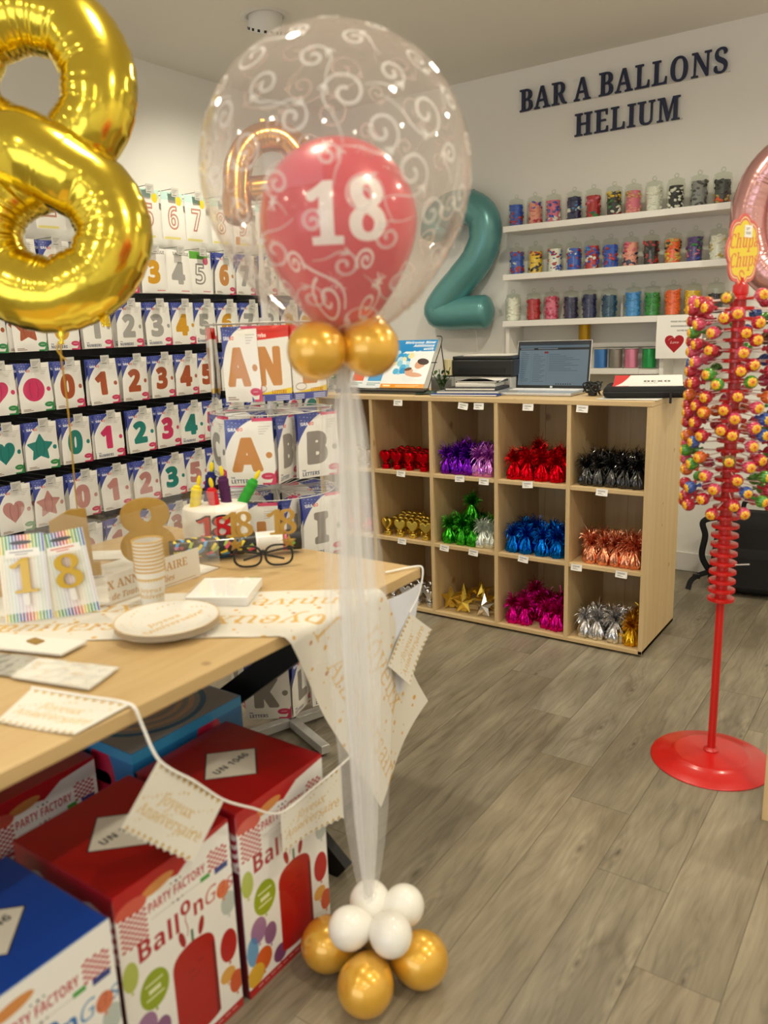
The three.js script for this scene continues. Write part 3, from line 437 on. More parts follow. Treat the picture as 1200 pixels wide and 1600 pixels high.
{
  const stack = [[0.345, 0.010, 0.24, 0x1f3f94, 'blue plastic document folder at the bottom of the counter pile'], [0.315, 0.012, 0.225, 0x8b8d92, 'grey sheaf of folders in the counter pile'], [0.26, 0.014, 0.20, 0x2a2a2d, 'black ring binder lying in the counter pile'], [0.20, 0.020, 0.15, 0xe8e5dc, 'thick white paper pad on the counter pile'], [0.21, 0.008, 0.16, 0x232326, 'black notebook topping the counter pile']];
  let y = CT; stack.forEach(([w, hh, d, c, l], i) => { const t = thing(['document_folder', 'folder_sheaf', 'ring_binder', 'paper_pad', 'notebook'][i], l, i === 3 ? 'paper' : 'folder', V(-1.885 + 0.01 * i, y, -3.465 - 0.008 * i), 0.12 + 0.05 * (i % 2)); mesh('cover', rbox(w, hh, d, Math.min(0.003, hh * 0.3), 0, hh / 2, 0), M(c, { roughness: 0.45 }), t); mesh('pages', box(w - 0.01, hh * 0.5, d - 0.004, 0.001, hh / 2, 0.0035), paper, t); y += hh + 0.0006; });
  solo('loose_paper', sheet((u, v) => V((u - 0.5) * 0.2, 0.008 + 0.012 * Math.sin(u * 4) * v, (v - 0.5) * 0.14), 8, 6, 0.0006), paper, 'crumpled white paper sheet on top of the counter pile', 'paper', V(-1.84, y - 0.004, -3.50), 0.2);
}
{ // cables
  const t = thing('cable_tangle', 'tangled black charger cable beside the laptop', 'cable', V(-1.29, CT, -3.50));
  for (let k = 0; k < 4; k++) mesh('cable', tube(Array.from({ length: 9 }, (_, i) => V(0.035 * Math.cos(i * 1.1 + k), 0.006 + 0.055 * Math.abs(Math.sin(i * 0.9 + k * 1.7)), 0.03 * Math.sin(i * 1.4 + k * 2))), 0.0035, 60, 6), blackPlastic, t); mesh('plug', rbox(0.035, 0.024, 0.03, 0.005, 0.0, 0.013, 0.0), blackPlastic, t);
}
{ // laptop sleeve with folders
  const p = V(-1.06, CT, -3.525), t = thing('laptop_sleeve', 'black padded zip sleeve on the corner of the counter', 'laptop bag', p, 0.28);
  mesh('sleeve_body', rbox(0.35, 0.05, 0.25, 0.022, 0, 0.027, 0, 4), M(0x151517, { roughness: 0.85 }), t); mesh('zip_line', rbox(0.352, 0.003, 0.252, 0.001, 0, 0.027, 0), M(0x2c2c2f, { roughness: 0.5 }), t); mesh('pull_strap', rbox(0.010, 0.05, 0.004, 0.0015, 0.10, 0.006, 0.129), M(0x0e0e10), t);
  solo('loose_paper', sheet((u, v) => V((u - 0.5) * 0.26, 0.0, (v - 0.5) * 0.19), 2, 2, 0.0006), paper, 'white paper sheet sticking out under the black sleeve', 'paper', V(-1.09, CT + 0.001, -3.425), 0.05);
  const rt = canvas(256, 192, (c) => { c.fillStyle = '#f4f2ee'; c.fillRect(0, 0, 256, 192); c.fillStyle = '#d23a3a'; c.beginPath(); c.moveTo(0, 0); c.lineTo(60, 0); c.lineTo(10, 192); c.lineTo(0, 192); c.fill(); c.fillStyle = '#2b2b2b'; c.font = 'bold 46px sans-serif'; c.fillText('ocxo', 110, 96); c.font = '15px sans-serif'; c.fillText('services', 110, 122); }); rt.repeat.set(1, -1);
  solo('paper_folder', sheet((u, v) => V((u - 0.5) * 0.285, 0.004 + 0.03 * (1 - v) * (1 - v), (v - 0.5) * 0.22), 8, 6, 0.003), M(0xffffff, { map: rt, roughness: 0.6 }), 'white and red cardboard folder lying on the black sleeve', 'folder', V(-1.055, CT + 0.047, -3.53), 0.28);
}
// ---------- foil number balloons ----------
const facing = camera.quaternion.clone();
{ // gold eight: the stroke from upper left to lower right lies over the other one
  const d = 1.9, k = d / FPX, o = [75, 245], P = (l) => l.map(([x, y]) => [(x - o[0]) * k, (o[1] - y) * k]);
  const t = thing('number_balloon', 'large shiny gold foil balloon in the shape of a number eight', 'balloon', at(o[0], o[1], d)); t.quaternion.copy(facing);
  const path = P([[45, 24], [112, 46], [151, 110], [146, 180], [108, 222], [58, 252], [2, 290], [-26, 350], [-4, 424], [76, 461], [146, 434], [178, 376], [160, 314], [106, 276], [58, 250], [2, 222], [-48, 180], [-62, 116], [-28, 50]]);
  const gold = M(0xead04a, { metalness: 1, roughness: 0.17 });
  const bump = (f, c, w) => Math.exp(-Math.pow((f - c) / w, 2));
  mesh('foil_body', foil(path, 60 * k, 0.92, { closed: true, seg: 520, rs: 40, pleat: 0.085, lift: (f) => 0.045 * bump(f, 0.73, 0.07) - 0.05 * bump(f, 0.26, 0.07) }), gold, t);
  const nub = lathe([[0.034, 0.075], [0.030, 0.05], [0.018, 0.022], [0.007, 0.006], [0.004, -0.01], [0.006, -0.022]], 16); const q = P([[96, 526]])[0];
  const m = mesh('tail_point', nub.scale(1.25, 1, 0.75), gold, t); m.position.set(q[0], q[1] + 0.004, 0);
  const tab = P([[160, 500]])[0], tb = mesh('valve_tab', sheet((u, v) => V((u - 0.5) * 0.022 + 0.01 * v, -v * 0.036, 0.006 * Math.sin(u * 9 + v * 4)), 6, 5, 0.0008), gold, t); tb.position.set(tab[0], tab[1] + 0.02, 0.0);
  const e = at(97, 530, d), tb2 = V(-2.06, 0.804, -1.36);
  const c1 = at(103, 610, d + 0.11), c2 = at(112, 700, d + 0.26), c3 = at(118, 770, d + 0.40);
  const rb = solo('balloon_ribbon', tube([e, at(95, 548, d), c1, c2, c3, tb2], 0.0022, 80, 6), M(0xc9a23a, { metalness: 0.4, roughness: 0.4 }), 'thin gold ribbon tying the gold eight balloon down to the table', 'ribbon');
  const curl = solo('balloon_ribbon', tube([at(92, 534, d), at(89, 545, d), at(96, 556, d), at(104, 563, d)], 0.0022, 24, 6), M(0xc9a23a, { metalness: 0.4, roughness: 0.4 }), 'short curled gold ribbon end under the gold eight balloon', 'ribbon');
}
{ // teal two on the back wall
  const t = thing('number_balloon', 'matt teal foil balloon in the shape of a number two', 'balloon', V(-2.553, 1.846, z0 + 0.115));
  const path = [[-0.18, 0.12], [-0.165, 0.235], [-0.07, 0.305], [0.06, 0.305], [0.155, 0.235], [0.168, 0.12], [0.115, 0.0], [0.0, -0.12], [-0.12, -0.235], [-0.165, -0.305], [-0.10, -0.32], [0.03, -0.32], [0.215, -0.32]];
  const teal = M(0x5b999b, { metalness: 0.3, roughness: 0.32, clearcoat: 0.5, clearcoatRoughness: 0.2 });
  mesh('foil_body', foil(path, 0.104, 0.9, { seg: 260, rs: 32, pleat: 0.06, cap: 0.5 }), teal, t); mesh('hang_tab', box(0.03, 0.02, 0.002, 0.06, 0.405, -0.05), teal, t);
  solo('balloon_ribbon', tube([V(-2.46, 1.42, z0 + 0.1), V(-2.462, 1.30, z0 + 0.08), V(-2.458, 1.10, z0 + 0.06), V(-2.46, 0.9, z0 + 0.05)], 0.0015, 20, 5), white, 'white curling ribbon hanging from the teal two balloon', 'ribbon');
}
{ // pink zero
  const t = thing('number_balloon', 'pale pink foil balloon in the shape of a number zero', 'balloon', V(-0.655, 1.885, -4.30)), pk = M(0xdba6a4, { metalness: 0.75, roughness: 0.22 });
  mesh('foil_body', foil(Array.from({ length: 16 }, (_, i) => { const a = i / 16 * 2 * Math.PI; return [0.178 * Math.cos(a), 0.278 * Math.sin(a)]; }), 0.092, 0.95, { closed: true, seg: 280, rs: 32, pleat: 0.09 }), pk, t);
  mesh('hang_tab', tube([V(-0.02, 0.365, 0), V(-0.03, 0.385, 0), V(-0.01, 0.395, 0)], 0.006, 8, 6), pk, t); mesh('hanging_thread', bar(V(-0.01, 0.39, 0), V(-0.01, RH - 1.885, 0), 0.0006, 5), white, t);
}
{ // rose gold letter on top of the rotating rack, seen through the clear balloon
  const d = 2.68, k = d / FPX, P = (l) => l.map(([x, y]) => [(x - 425) * k, (280 - y) * k]), t = thing('letter_balloon', 'rose gold foil letter A balloon on top of the letter rack', 'balloon', at(425, 280, d)); t.quaternion.copy(facing);
  const rg = M(0xd79a4a, { metalness: 1, roughness: 0.22 });
  mesh('arch', foil(P([[374, 352], [370, 300], [376, 250], [402, 218], [442, 216], [474, 250], [484, 300], [486, 352]]), 23 * k, 0.9, { seg: 150, rs: 22, pleat: 0.07, cap: 0.7 }), rg, t); mesh('crossbar', foil(P([[384, 296], [430, 292], [476, 296]]), 19 * k, 0.85, { seg: 40, rs: 20, pleat: 0.03 }), rg, t);
  for (const [x, y] of [[410, 192], [464, 212], [372, 376], [486, 376]]) { const [a, b] = P([[x, y]])[0]; mesh('hang_tab', box(0.014, 0.026, 0.002, a, b, 0), rg, t); }
}
// ---------- bubble balloon column ----------
const COL = V(-0.955, 0, -1.245), toCam = Math.atan2(EYE.x - COL.x, EYE.z - COL.z);
const ball = (R, tail = 0.28, n = 22) => Array.from({ length: n + 1 }, (_, i) => { const a = Math.PI * i / n, s = Math.sin(a), y = -Math.cos(a), w = y < 0 ? Math.pow(-y, 2.2) * tail : 0; return [Math.max(0.0001, R * s * (1 - 0.35 * w)), R * (y - w)]; });
{
  const t = thing('bubble_balloon', 'clear round bubble balloon printed with white curls around the red balloon', 'balloon', V(COL.x, 1.728, COL.z)), R = 0.247;
  const film = M(0xfaf7f4, { transmission: 0.87, roughness: 0.03, thickness: 0, ior: 1.4 });
  const prof = ball(R, 0.2, 40); mesh('clear_skin', lathe(prof, 64), film, t);
  mesh('neck', lathe([[0.030, -0.275], [0.02, -0.295], [0.012, -0.31], [0.016, -0.325]], 20), film, t);
  // white printed curls: ribbons lying on the skin
  const ink = M(0xf7f4f0, { roughness: 0.7, transparent: true, opacity: 0.5 }), strips = [], r = rng(77), RR = (a, b) => a + (b - a) * r();
  const on = (c, e1, e2, x, y, lift) => { const v = c.clone().multiplyScalar(R).addScaledVector(e1, x).addScaledVector(e2, y).normalize(); const rr = (v.y < 0 ? R * (1 + 0.2 * Math.pow(-v.y, 3.2)) : R) + lift; return v.multiplyScalar(rr); };
  const N = 110; for (let i = 0; i < N; i++) {
    const y = 1 - 2 * (i + 0.5) / N, a = i * 2.39996, q = Math.sqrt(1 - y * y), c = V(Math.cos(a) * q, y * 0.97, Math.sin(a) * q).normalize(), e1 = V(-Math.sin(a), 0, Math.cos(a)), e2 = c.clone().cross(e1), size = RR(0.020, 0.040), dirn = r() < 0.5 ? 1 : -1, ph = RR(0, 6.28), pts = [];
    for (let s = 0; s <= 34; s++) { const f = s / 34, th = ph + dirn * f * 1.45 * 2 * Math.PI, rad = size * (0.12 + 0.88 * f); pts.push(on(c, e1, e2, Math.cos(th) * rad, Math.sin(th) * rad, 0.0006)); }
    const th = ph + dirn * 1.45 * 2 * Math.PI; for (let s = 1; s <= 10; s++) { const f = s / 10, tx = -Math.sin(th) * dirn, ty = Math.cos(th) * dirn; pts.push(on(c, e1, e2, Math.cos(th) * size * (1 + 0.5 * f * f) + tx * size * 1.5 * f, Math.sin(th) * size * (1 + 0.5 * f * f) + ty * size * 1.5 * f, 0.0006)); }
    strips.push(ribbon(pts, (p) => p.clone().normalize(), 0.0058, 0.0052, 0.0015));
    for (const [b, L] of [[0.7, 0.018], [-0.5, 0.014]]) { const p0 = pts[30], tt = pts[32].clone().sub(pts[28]).normalize().applyAxisAngle(p0.clone().normalize(), b * dirn); strips.push(ribbon([p0, p0.clone().addScaledVector(tt, L * 0.5), p0.clone().addScaledVector(tt, L)].map((p) => p.clone().setLength(p0.length())), (p) => p.clone().normalize(), 0.006, 0.005, 0.001)); }
  }
  mesh('curl_print', merge(strips), ink, t);
}
{ // red balloon inside
  const tex = canvas(2048, 1024, (c) => {
    c.fillStyle = '#d60c38'; c.fillRect(0, 0, 2048, 1024); c.strokeStyle = c.fillStyle = '#f6eeee'; c.textAlign = 'center'; c.lineCap = 'round';
    const cx = 1060; c.font = 'bold 282px serif'; c.lineWidth = 7; c.strokeStyle = '#f0c9cd'; c.strokeText('1', cx - 82, 575); c.strokeText('8', cx + 88, 562); c.strokeStyle = '#f6eeee'; c.lineWidth = 14; c.strokeText('1', cx - 82, 575); c.strokeText('8', cx + 88, 562); c.fillText('1', cx - 82, 575); c.fillText('8', cx + 88, 562);
    const starAt = (x, y, R, w) => { c.lineWidth = w; for (let k = 0; k < 8; k++) { const a = k * Math.PI / 4 + 0.2; c.beginPath(); c.moveTo(x + Math.cos(a) * R * 0.25, y + Math.sin(a) * R * 0.25); c.lineTo(x + Math.cos(a) * R * (k % 2 ? 1 : 0.75), y + Math.sin(a) * R * (k % 2 ? 1 : 0.75)); c.stroke(); } c.beginPath(); c.arc(x, y, R * 0.25, 0, 7); c.fill(); };
    starAt(cx - 95, 200, 52, 10); starAt(cx + 190, 720, 40, 8); starAt(cx - 330, 420, 34, 7); starAt(cx + 420, 360, 44, 8);
    c.strokeStyle = c.fillStyle = '#e0707c'; starAt(cx + 130, 215, 58, 9); starAt(cx - 60, 720, 50, 8); c.strokeStyle = c.fillStyle = '#f3dfe0';
    for (let i = 0; i < 60; i++) { c.beginPath(); c.arc((i * 317) % 2048, 160 + (i * 191) % 620, 2 + (i % 3) * 2, 0, 7); c.fill(); }
    const curl = (x, y, R, dir, ph, w) => { c.lineWidth = w; c.beginPath(); for (let s = 0; s <= 60; s++) { const f = s / 60, a = ph + dir * f * 10, q = R * (0.15 + 0.85 * f); c[s ? 'lineTo' : 'moveTo'](x + Math.cos(a) * q, y + Math.sin(a) * q); } c.stroke(); };
    curl(cx - 120, 800, 105, 1, 0.6, 15); curl(cx + 170, 820, 88, -1, 2, 14); curl(cx - 255, 640, 48, 1, 3, 12); curl(cx + 90, 640, 46, -1, 0, 12); curl(cx + 20, 905, 40, 1, 1, 10); curl(cx - 420, 760, 70, -1, 1, 12); curl(cx + 400, 700, 70, 1, 2, 12); curl(cx - 800, 700, 90, 1, 2, 14); curl(cx + 800, 760, 90, -1, 0, 14);
    c.lineWidth = 12; c.beginPath(); c.moveTo(cx - 215, 640); c.bezierCurveTo(cx - 120, 720, cx + 10, 690, cx - 10, 830); c.stroke(); c.beginPath(); c.moveTo(cx - 130, 950); c.bezierCurveTo(cx, 880, cx + 120, 960, cx + 240, 905); c.stroke();
  });
  const pts = ball(0.146, 0.42, 36), n = pts.length - 1; let L = [0]; for (let i = 1; i <= n; i++) L.push(L[i - 1] + Math.hypot(pts[i][0] - pts[i - 1][0], pts[i][1] - pts[i - 1][1]));
  const g = lathe(pts, 72), uv = g.attributes.uv; for (let i = 0; i < uv.count; i++) uv.setY(i, L[i % (n + 1)] / L[n]);
  const t = thing('red_balloon', 'pearly red balloon printed with a white 18 inside the clear bubble', 'balloon', V(COL.x, 1.645, COL.z), toCam - Math.PI - 0.02);
  mesh('skin', g, M(0xffffff, { map: tex, roughness: 0.3, clearcoat: 0.8, clearcoatRoughness: 0.08, metalness: 0.05 }), t); mesh('neck', lathe([[0.028, -0.195], [0.016, -0.215], [0.010, -0.235], [0.013, -0.245]], 16), M(0xc8102e, { roughness: 0.3 }), t);
}
{
  const pearl = M(0xe6b03a, { metalness: 0.45, roughness: 0.3, clearcoat: 1, clearcoatRoughness: 0.06 }), wpearl = M(0xf1eee6, { roughness: 0.35, clearcoat: 0.5, clearcoatRoughness: 0.15 });
  const mk = (R, tail) => [lathe(ball(R, tail, 24), 36), lathe([[R * 0.14, 0], [R * 0.08, -R * 0.08], [R * 0.13, -R * 0.16], [0.001, -R * 0.16]], 12)];
  const small = mk(0.055, 0.22), big = mk(0.062, 0.24), wh = mk(0.047, 0.2);
  const put = (set, R, c, center, mat, name, label, group, out) => { const t = thing(name, label, 'balloon', c, 0, group); t.quaternion.setFromUnitVectors(V(0, 1, 0), c.clone().sub(center).normalize().multiplyScalar(1)); mesh('skin', set[0], mat, t); const k = mesh('knot', set[1], mat, t); k.position.y = -R * (1 + 0.2); return t; };
  const cc = V(COL.x, 1.415, COL.z), dep = 1.5;
  put(small, 0.055, at(495, 548, 1.475), cc, pearl, 'gold_balloon', 'small pearly gold balloon knotted below the bubble, before the letter packets', 'gold collar balloons');
  put(small, 0.052, at(578, 543, 1.50), cc, pearl, 'gold_balloon', 'small pearly gold balloon knotted below the bubble, before the brochures', 'gold collar balloons');
  put(small, 0.05, at(507, 540, 1.595), cc, pearl, 'gold_balloon', 'small pearly gold balloon tucked behind, on the letter rack side of the collar', 'gold collar balloons');
  put(small, 0.05, at(574, 533, 1.595), cc, pearl, 'gold_balloon', 'small pearly gold balloon tucked behind, on the teal balloon side of the collar', 'gold collar balloons');
  const bc = V(COL.x + 0.03, 0.075, COL.z + 0.02), g1 = 'gold foot balloons', l1 = ['gold balloon on the open floor in front of the white foot balloons', 'gold balloon of the column foot lying furthest from the cartons', 'gold balloon of the column foot touching the red carton', 'gold balloon hidden under the white balloons of the column foot'];
  for (const [i, [px, py]] of [[571, 1535], [658, 1497], [512, 1473], [590, 1440]].entries()) { const c = ground(px, py + (py > 1530 ? 6 : 2), 0.062); put(big, 0.062, c, V(bc.x, 0.085, bc.z), pearl, 'gold_balloon', l1[i], g1); }
  const l2 = ['small white balloon above the gold one that touches the carton', 'small white balloon above the gold one on the open floor', 'small white balloon at the tulle end on the carton side', 'small white balloon at the tulle end on the open floor side'], g2 = 'white foot balloons';
  for (const [i, [px, py, y]] of [[546, 1450, 0.150], [611, 1461, 0.150], [578, 1408, 0.158], [631, 1415, 0.158]].entries()) put(wh, 0.047, ground(px, py, y), V(bc.x, 0.15, bc.z), wpearl, 'white_balloon', l2[i], g2);
}
{ // tulle sheath
  const tulle = (o) => M(0xf7f5f1, { roughness: 0.9, transparent: true, opacity: o });
  const t = thing('tulle_drape', 'sheer white tulle gathered from the collar balloons down to the foot balloons', 'fabric', V(COL.x, 0, COL.z));
  const prof = [[1.385, 0.012], [1.33, 0.026], [1.22, 0.040], [1.05, 0.047], [0.90, 0.055], [0.72, 0.056], [0.55, 0.048], [0.40, 0.040], [0.28, 0.028], [0.185, 0.014]];
  const cv = new THREE.CatmullRomCurve3(prof.map(([y, r]) => V(r, y, 0)));
  const layer = (k, s, pl, sx) => surf((u, v) => { const p = cv.getPoint(v), a = u * 2 * Math.PI, r = p.x * s * (1 + pl * Math.sin(a * 9 + k * 2 + 2.2 * v) + 0.22 * Math.sin(a * 4 + k * 3 - 3 * v)); return V(Math.cos(a) * r + sx * Math.sin(v * Math.PI), p.y, Math.sin(a) * r * 0.8); }, 120, 40);
  mesh('outer_layer', layer(0, 1.0, 0.16, 0), tulle(0.13), t); mesh('middle_layer', layer(1, 0.66, 0.2, 0.004), tulle(0.2), t); mesh('inner_layer', layer(2, 0.36, 0.25, -0.003), tulle(0.34), t);
  mesh('trailing_end', surf((u, v) => V(-0.03 - 0.035 * v + (u - 0.5) * (0.012 + 0.05 * v), 1.375 - v * 0.62, 0.02 + 0.012 * Math.sin(u * 9)), 14, 20), tulle(0.10), t);
}
// ---------- lollipop stand ----------
{
  const red = M(0xc9130f, { roughness: 0.3, clearcoat: 0.5, clearcoatRoughness: 0.15 }), B = V(-0.515, 0, -2.59);
  const t = thing('lollipop_stand', 'tall red lollipop display stand with round base and stacked notched discs', 'display stand', B);
  mesh('base_plate', lathe([[0.001, 0.036], [0.02, 0.036], [0.11, 0.030], [0.122, 0.026], [0.130, 0.019], [0.160, 0.014], [0.168, 0.010], [0.190, 0.005], [0.192, 0.0015], [0.190, 0.0], [0.001, 0.0]], 64), red, t);
  mesh('collar', lathe([[0.0135, 0.034], [0.024, 0.035], [0.024, 0.040], [0.0155, 0.044], [0.0135, 0.048]], 28), red, t);
  mesh('pole', cyl(0.0128, 0.0128, 0.54, 0, 0.305, 0, 24), red, t);
  const notches = []; for (let k = 0; k < 24; k++) { const a = k / 24 * 2 * Math.PI; notches.push(box(0.0055, 0.0085, 0.004, 0, 0.0, 0.0385).rotateY(a)); }
  const disc = lathe([[0.017, 0.006], [0.0375, 0.005], [0.039, 0.0035], [0.039, -0.0045], [0.0375, -0.006], [0.017, -0.006]], 48), rib = merge(notches), core = cyl(0.0185, 0.0185, 0.019, 0, 0.0155, 0, 24), n = 32;
  for (let k = 0; k < n; k++) { const y = 0.57 + 0.03 * k; const q = mesh('disc', disc, red, t); q.position.y = y; mesh('notch_ring', rib, red, q); const c = mesh('core_segment', core, red, t); c.position.y = y; }
  mesh('cap', lathe([[0.0185, 1.508], [0.022, 1.512], [0.022, 1.535], [0.016, 1.541], [0.008, 1.545], [0.007, 1.558], [0.001, 1.560]], 28), red, t);
  // flower-shaped header
  const turn = 74 * D2R, R = 0.098, lob = (k) => { const s = new THREE.Shape(), N = 96; for (let i = 0; i < N; i++) { const a = i / N * 2 * Math.PI, r = R * k * (0.90 + 0.10 * Math.abs(Math.cos(4 * a))) ; s[i ? 'lineTo' : 'moveTo'](Math.cos(a) * r, Math.sin(a) * r * 1.06); } return s; };
  const tex = canvas(512, 512, (c) => {
    const petal = (k, f) => { c.fillStyle = f; c.beginPath(); for (let i = 0; i <= 96; i++) { const a = i / 96 * 2 * Math.PI, r = 246 * k * (0.88 + 0.12 * Math.abs(Math.cos(4 * a))); c.lineTo(256 + Math.cos(a) * r, 256 - Math.sin(a) * r * 1.0); } c.fill(); };
    c.fillStyle = '#d8605a'; c.fillRect(0, 0, 512, 512); petal(0.93, '#f3d9a0'); petal(0.89, '#d8605a'); petal(0.84, '#f0d62e'); c.fillStyle = '#e07a34'; c.textAlign = 'center'; c.save(); c.translate(256, 250); c.rotate(-0.06); c.font = 'italic bold 132px serif'; c.fillText('Chupa', 0, -16); c.fillText('Chups', 0, 112); c.restore(); c.strokeStyle = '#e07a34'; c.lineWidth = 14; c.beginPath(); c.ellipse(250, 414, 36, 22, 0.3, 0.5, 6); c.stroke();
  });
  const hd = new THREE.Group(); hd.name = 'header_sign'; t.add(hd); hd.position.set(0, 1.632, 0); hd.rotation.y = turn;
  const g = new THREE.ExtrudeGeometry(lob(1), { depth: 0.004, bevelEnabled: false }), uv = g.attributes.uv, ps = g.attributes.position; for (let i = 0; i < uv.count; i++) uv.setXY(i, 0.5 + ps.getX(i) / (2.08 * R), 0.5 + ps.getY(i) / (2.16 * R)); mesh('flower_plate', g.translate(0, 0, -0.002), M(0xffffff, { map: tex, roughness: 0.35, clearcoat: 0.4 }), hd);
  const st = mesh('price_sticker', box(0.045, 0.034, 0.0006, 0.02, 0.055, 0.0025), labelMat, hd);
  // lollipops
  const kinds = [['red', '#b3122c', '#e35a72', '#7c0c1e'], ['pink', '#cf3f62', '#f0a9b4', '#8d1a3a'], ['green', '#3f8f2c', '#9fce55', '#27601c'], ['brown', '#6e5a30', '#a8965e', '#453718'], ['blue', '#2b4f9e', '#7ea0d6', '#1a2f66'], ['orange', '#cf5a1c', '#f0a04a', '#8d3410']];
  const CW = 256, CH = 128, atlas = canvas(CW * 2, CH * 3, (c) => kinds.forEach(([, a, b, d], i) => {
    c.save(); c.translate((i % 2) * CW, Math.floor(i / 2) * CH); c.beginPath(); c.rect(0, 0, CW, CH); c.clip(); c.fillStyle = a; c.fillRect(0, 0, CW, CH);
    for (let k = 0; k < 18; k++) { c.strokeStyle = k % 3 ? b : d; c.lineWidth = 2 + (k * 5) % 4; c.beginPath(); c.moveTo((k * 53) % CW, 46); c.lineTo((k * 53) % CW + 24, CH); c.stroke(); }
    c.fillStyle = '#f2c21c'; c.beginPath(); c.moveTo(0, 0); for (let x = 0; x <= CW; x += 4) c.lineTo(x, 27 + 7 * Math.abs(Math.cos(x / CW * Math.PI * 8))); c.lineTo(CW, 0); c.fill(); c.fillStyle = '#e2701c'; for (let k = 0; k < 10; k++) c.fillRect((k * 29) % CW, 4 + (k * 11) % 18, 14, 7); c.fillStyle = '#d8541c'; c.fillRect(0, 0, CW, 9); c.fillStyle = '#c8221c'; for (let k = 0; k < 8; k++) c.fillRect((k * 37 + 11) % CW, 10 + (k * 7) % 14, 11, 4); c.restore();
  }));
  const cm = M(0xffffff, { map: atlas, roughness: 0.3, clearcoat: 0.6, clearcoatRoughness: 0.15 }), stickM = M(0xe6d2cc, { roughness: 0.5 });
  const candy = kinds.map((_, i) => { const g = new THREE.SphereGeometry(0.0192, 18, 14).rotateZ(-Math.PI / 2), u = g.attributes.uv; for (let k = 0; k < u.count; k++) u.setXY(k, ((i % 2) + clamp(u.getX(k), 0.01, 0.99)) / 2, 1 - (Math.floor(i / 2) + 1 - clamp(u.getY(k), 0.01, 0.99)) / 3); return g.translate(0.128, 0, 0); });
  const stick = bar(V(0.036, 0, 0), V(0.112, 0, 0), 0.0018, 6), twist = kinds.map((k) => M(S(k[1]), { roughness: 0.35, clearcoat: 0.4 })), tw = surf((u, v) => { const a = u * 2 * Math.PI, r = lerp(0.0068, 0.0026, Math.min(1, v * 2)) + (v > 0.5 ? (v - 0.5) * 0.007 : 0), w = 1 + 0.18 * Math.sin(a * 6); return V(0.116 - v * 0.022, Math.cos(a) * r * w, Math.sin(a) * r * w); }, 24, 5);
  const proto = kinds.map(([nm], i) => { const o = new THREE.Group(); o.name = 'lollipop'; const c = mesh('candy', candy[i], cm, o); c.name = 'candy'; mesh('stick', stick, stickM, o); mesh('wrapper_twist', tw, twist[i], o); return o; });
  const rr = rng(4242); let prev = 0;
  for (let k = 11; k < n; k++) for (let j = 0; j < 9; j++) {
    if (rr() < 0.06) continue; const a = (j + (k % 2) * 0.5 + (k * 0.17) % 0.3) / 9 * 2 * Math.PI, q = rr(), i = q < 0.52 ? 0 : q < 0.74 ? 1 : q < 0.86 ? 2 : q < 0.91 ? 3 : q < 0.96 ? 4 : 5;
    const o = proto[i].clone(); o.name = numbered('lollipop'); scene.add(o); meta(o, `${kinds[i][0]} wrapped round lollipop ${k > 24 ? 'high up' : k > 17 ? 'halfway up' : 'above the bare discs'} on the red display stand`, 'lollipop', `${kinds[i][0]} lollipops on the stand`);
    o.position.set(B.x, 0.57 + 0.03 * k, B.z); o.rotation.set(0, a, (rr() - 0.5) * 0.16 - 0.04 - (k < 14 ? 0.12 : 0), 'YXZ');
  }
  const bare = solo('bare_stick', bar(V(0.037, 0, 0), V(0.085, 0.012, 0), 0.0018, 6), M(0xf0eee8), 'single bare white lollipop stick left in a lower disc', 'stick', V(B.x, 0.57 + 0.03 * 4, B.z), -0.3);
}
// ---------- backpack ----------
{
  const cloth = M(0x111113, { roughness: 0.9 }), t = thing('backpack', 'black fabric backpack with dangling strap on the floor by the wall', 'backpack', V(-0.745, 0, -4.46), 0.12);
  const soft = (w, h, d, r, k) => { const g = new RoundedBoxGeometry(w, h, d, 8, r), p = g.attributes.position; for (let i = 0; i < p.count; i++) { const y = p.getY(i) / h + 0.5, x = p.getX(i), z = p.getZ(i), s = 1 + k * Math.sin(Math.PI * Math.min(1, y * 1.15)) - 0.16 * Math.max(0, y - 0.6) / 0.4; p.setXYZ(i, x * s * (1 + 0.03 * n2(y * 5, z * 9)), p.getY(i) + 0.006 * n2(x * 14, z * 14), z * s * (1 + 0.06 * n2(x * 9, y * 6))); } g.computeVertexNormals(); return g; };
  mesh('main_body', tr(soft(0.40, 0.44, 0.22, 0.07, 0.1), 0, 0.222, 0), cloth, t); mesh('front_pocket', tr(soft(0.31, 0.24, 0.10, 0.045, 0.08), 0.02, 0.145, 0.095), cloth, t);
  mesh('carry_handle', tube([V(-0.06, 0.44, -0.03), V(-0.05, 0.485, -0.03), V(0.05, 0.485, -0.03), V(0.06, 0.44, -0.03)], 0.012, 24, 8), cloth, t);
  mesh('zip', tube([V(-0.15, 0.16, 0.118), V(-0.15, 0.30, 0.115), V(-0.08, 0.365, 0.095), V(0.08, 0.365, 0.095), V(0.15, 0.30, 0.115)], 0.004, 40, 6), M(0x2a2a2d, { roughness: 0.5 }), t);
  const strap = (pts, w) => ribbon(new THREE.CatmullRomCurve3(pts).getPoints(30), () => V(0.2, 0.3, 1), w, w, w);
  mesh('shoulder_strap', tube([V(-0.15, 0.40, -0.02), V(-0.25, 0.37, 0.02), V(-0.235, 0.30, 0.03), V(-0.245, 0.18, 0.03), V(-0.20, 0.09, 0.02)], 0.017, 40, 8), cloth, t);
  mesh('dangling_strap', strap([V(-0.19, 0.10, 0.03), V(-0.255, 0.075, 0.05), V(-0.29, 0.045, 0.07), V(-0.30, 0.004, 0.10)], 0.028), cloth, t);
  mesh('buckle', rbox(0.04, 0.028, 0.012, 0.004, -0.265, 0.07, 0.055), M(0x0b0b0c, { roughness: 0.4 }), t);
}
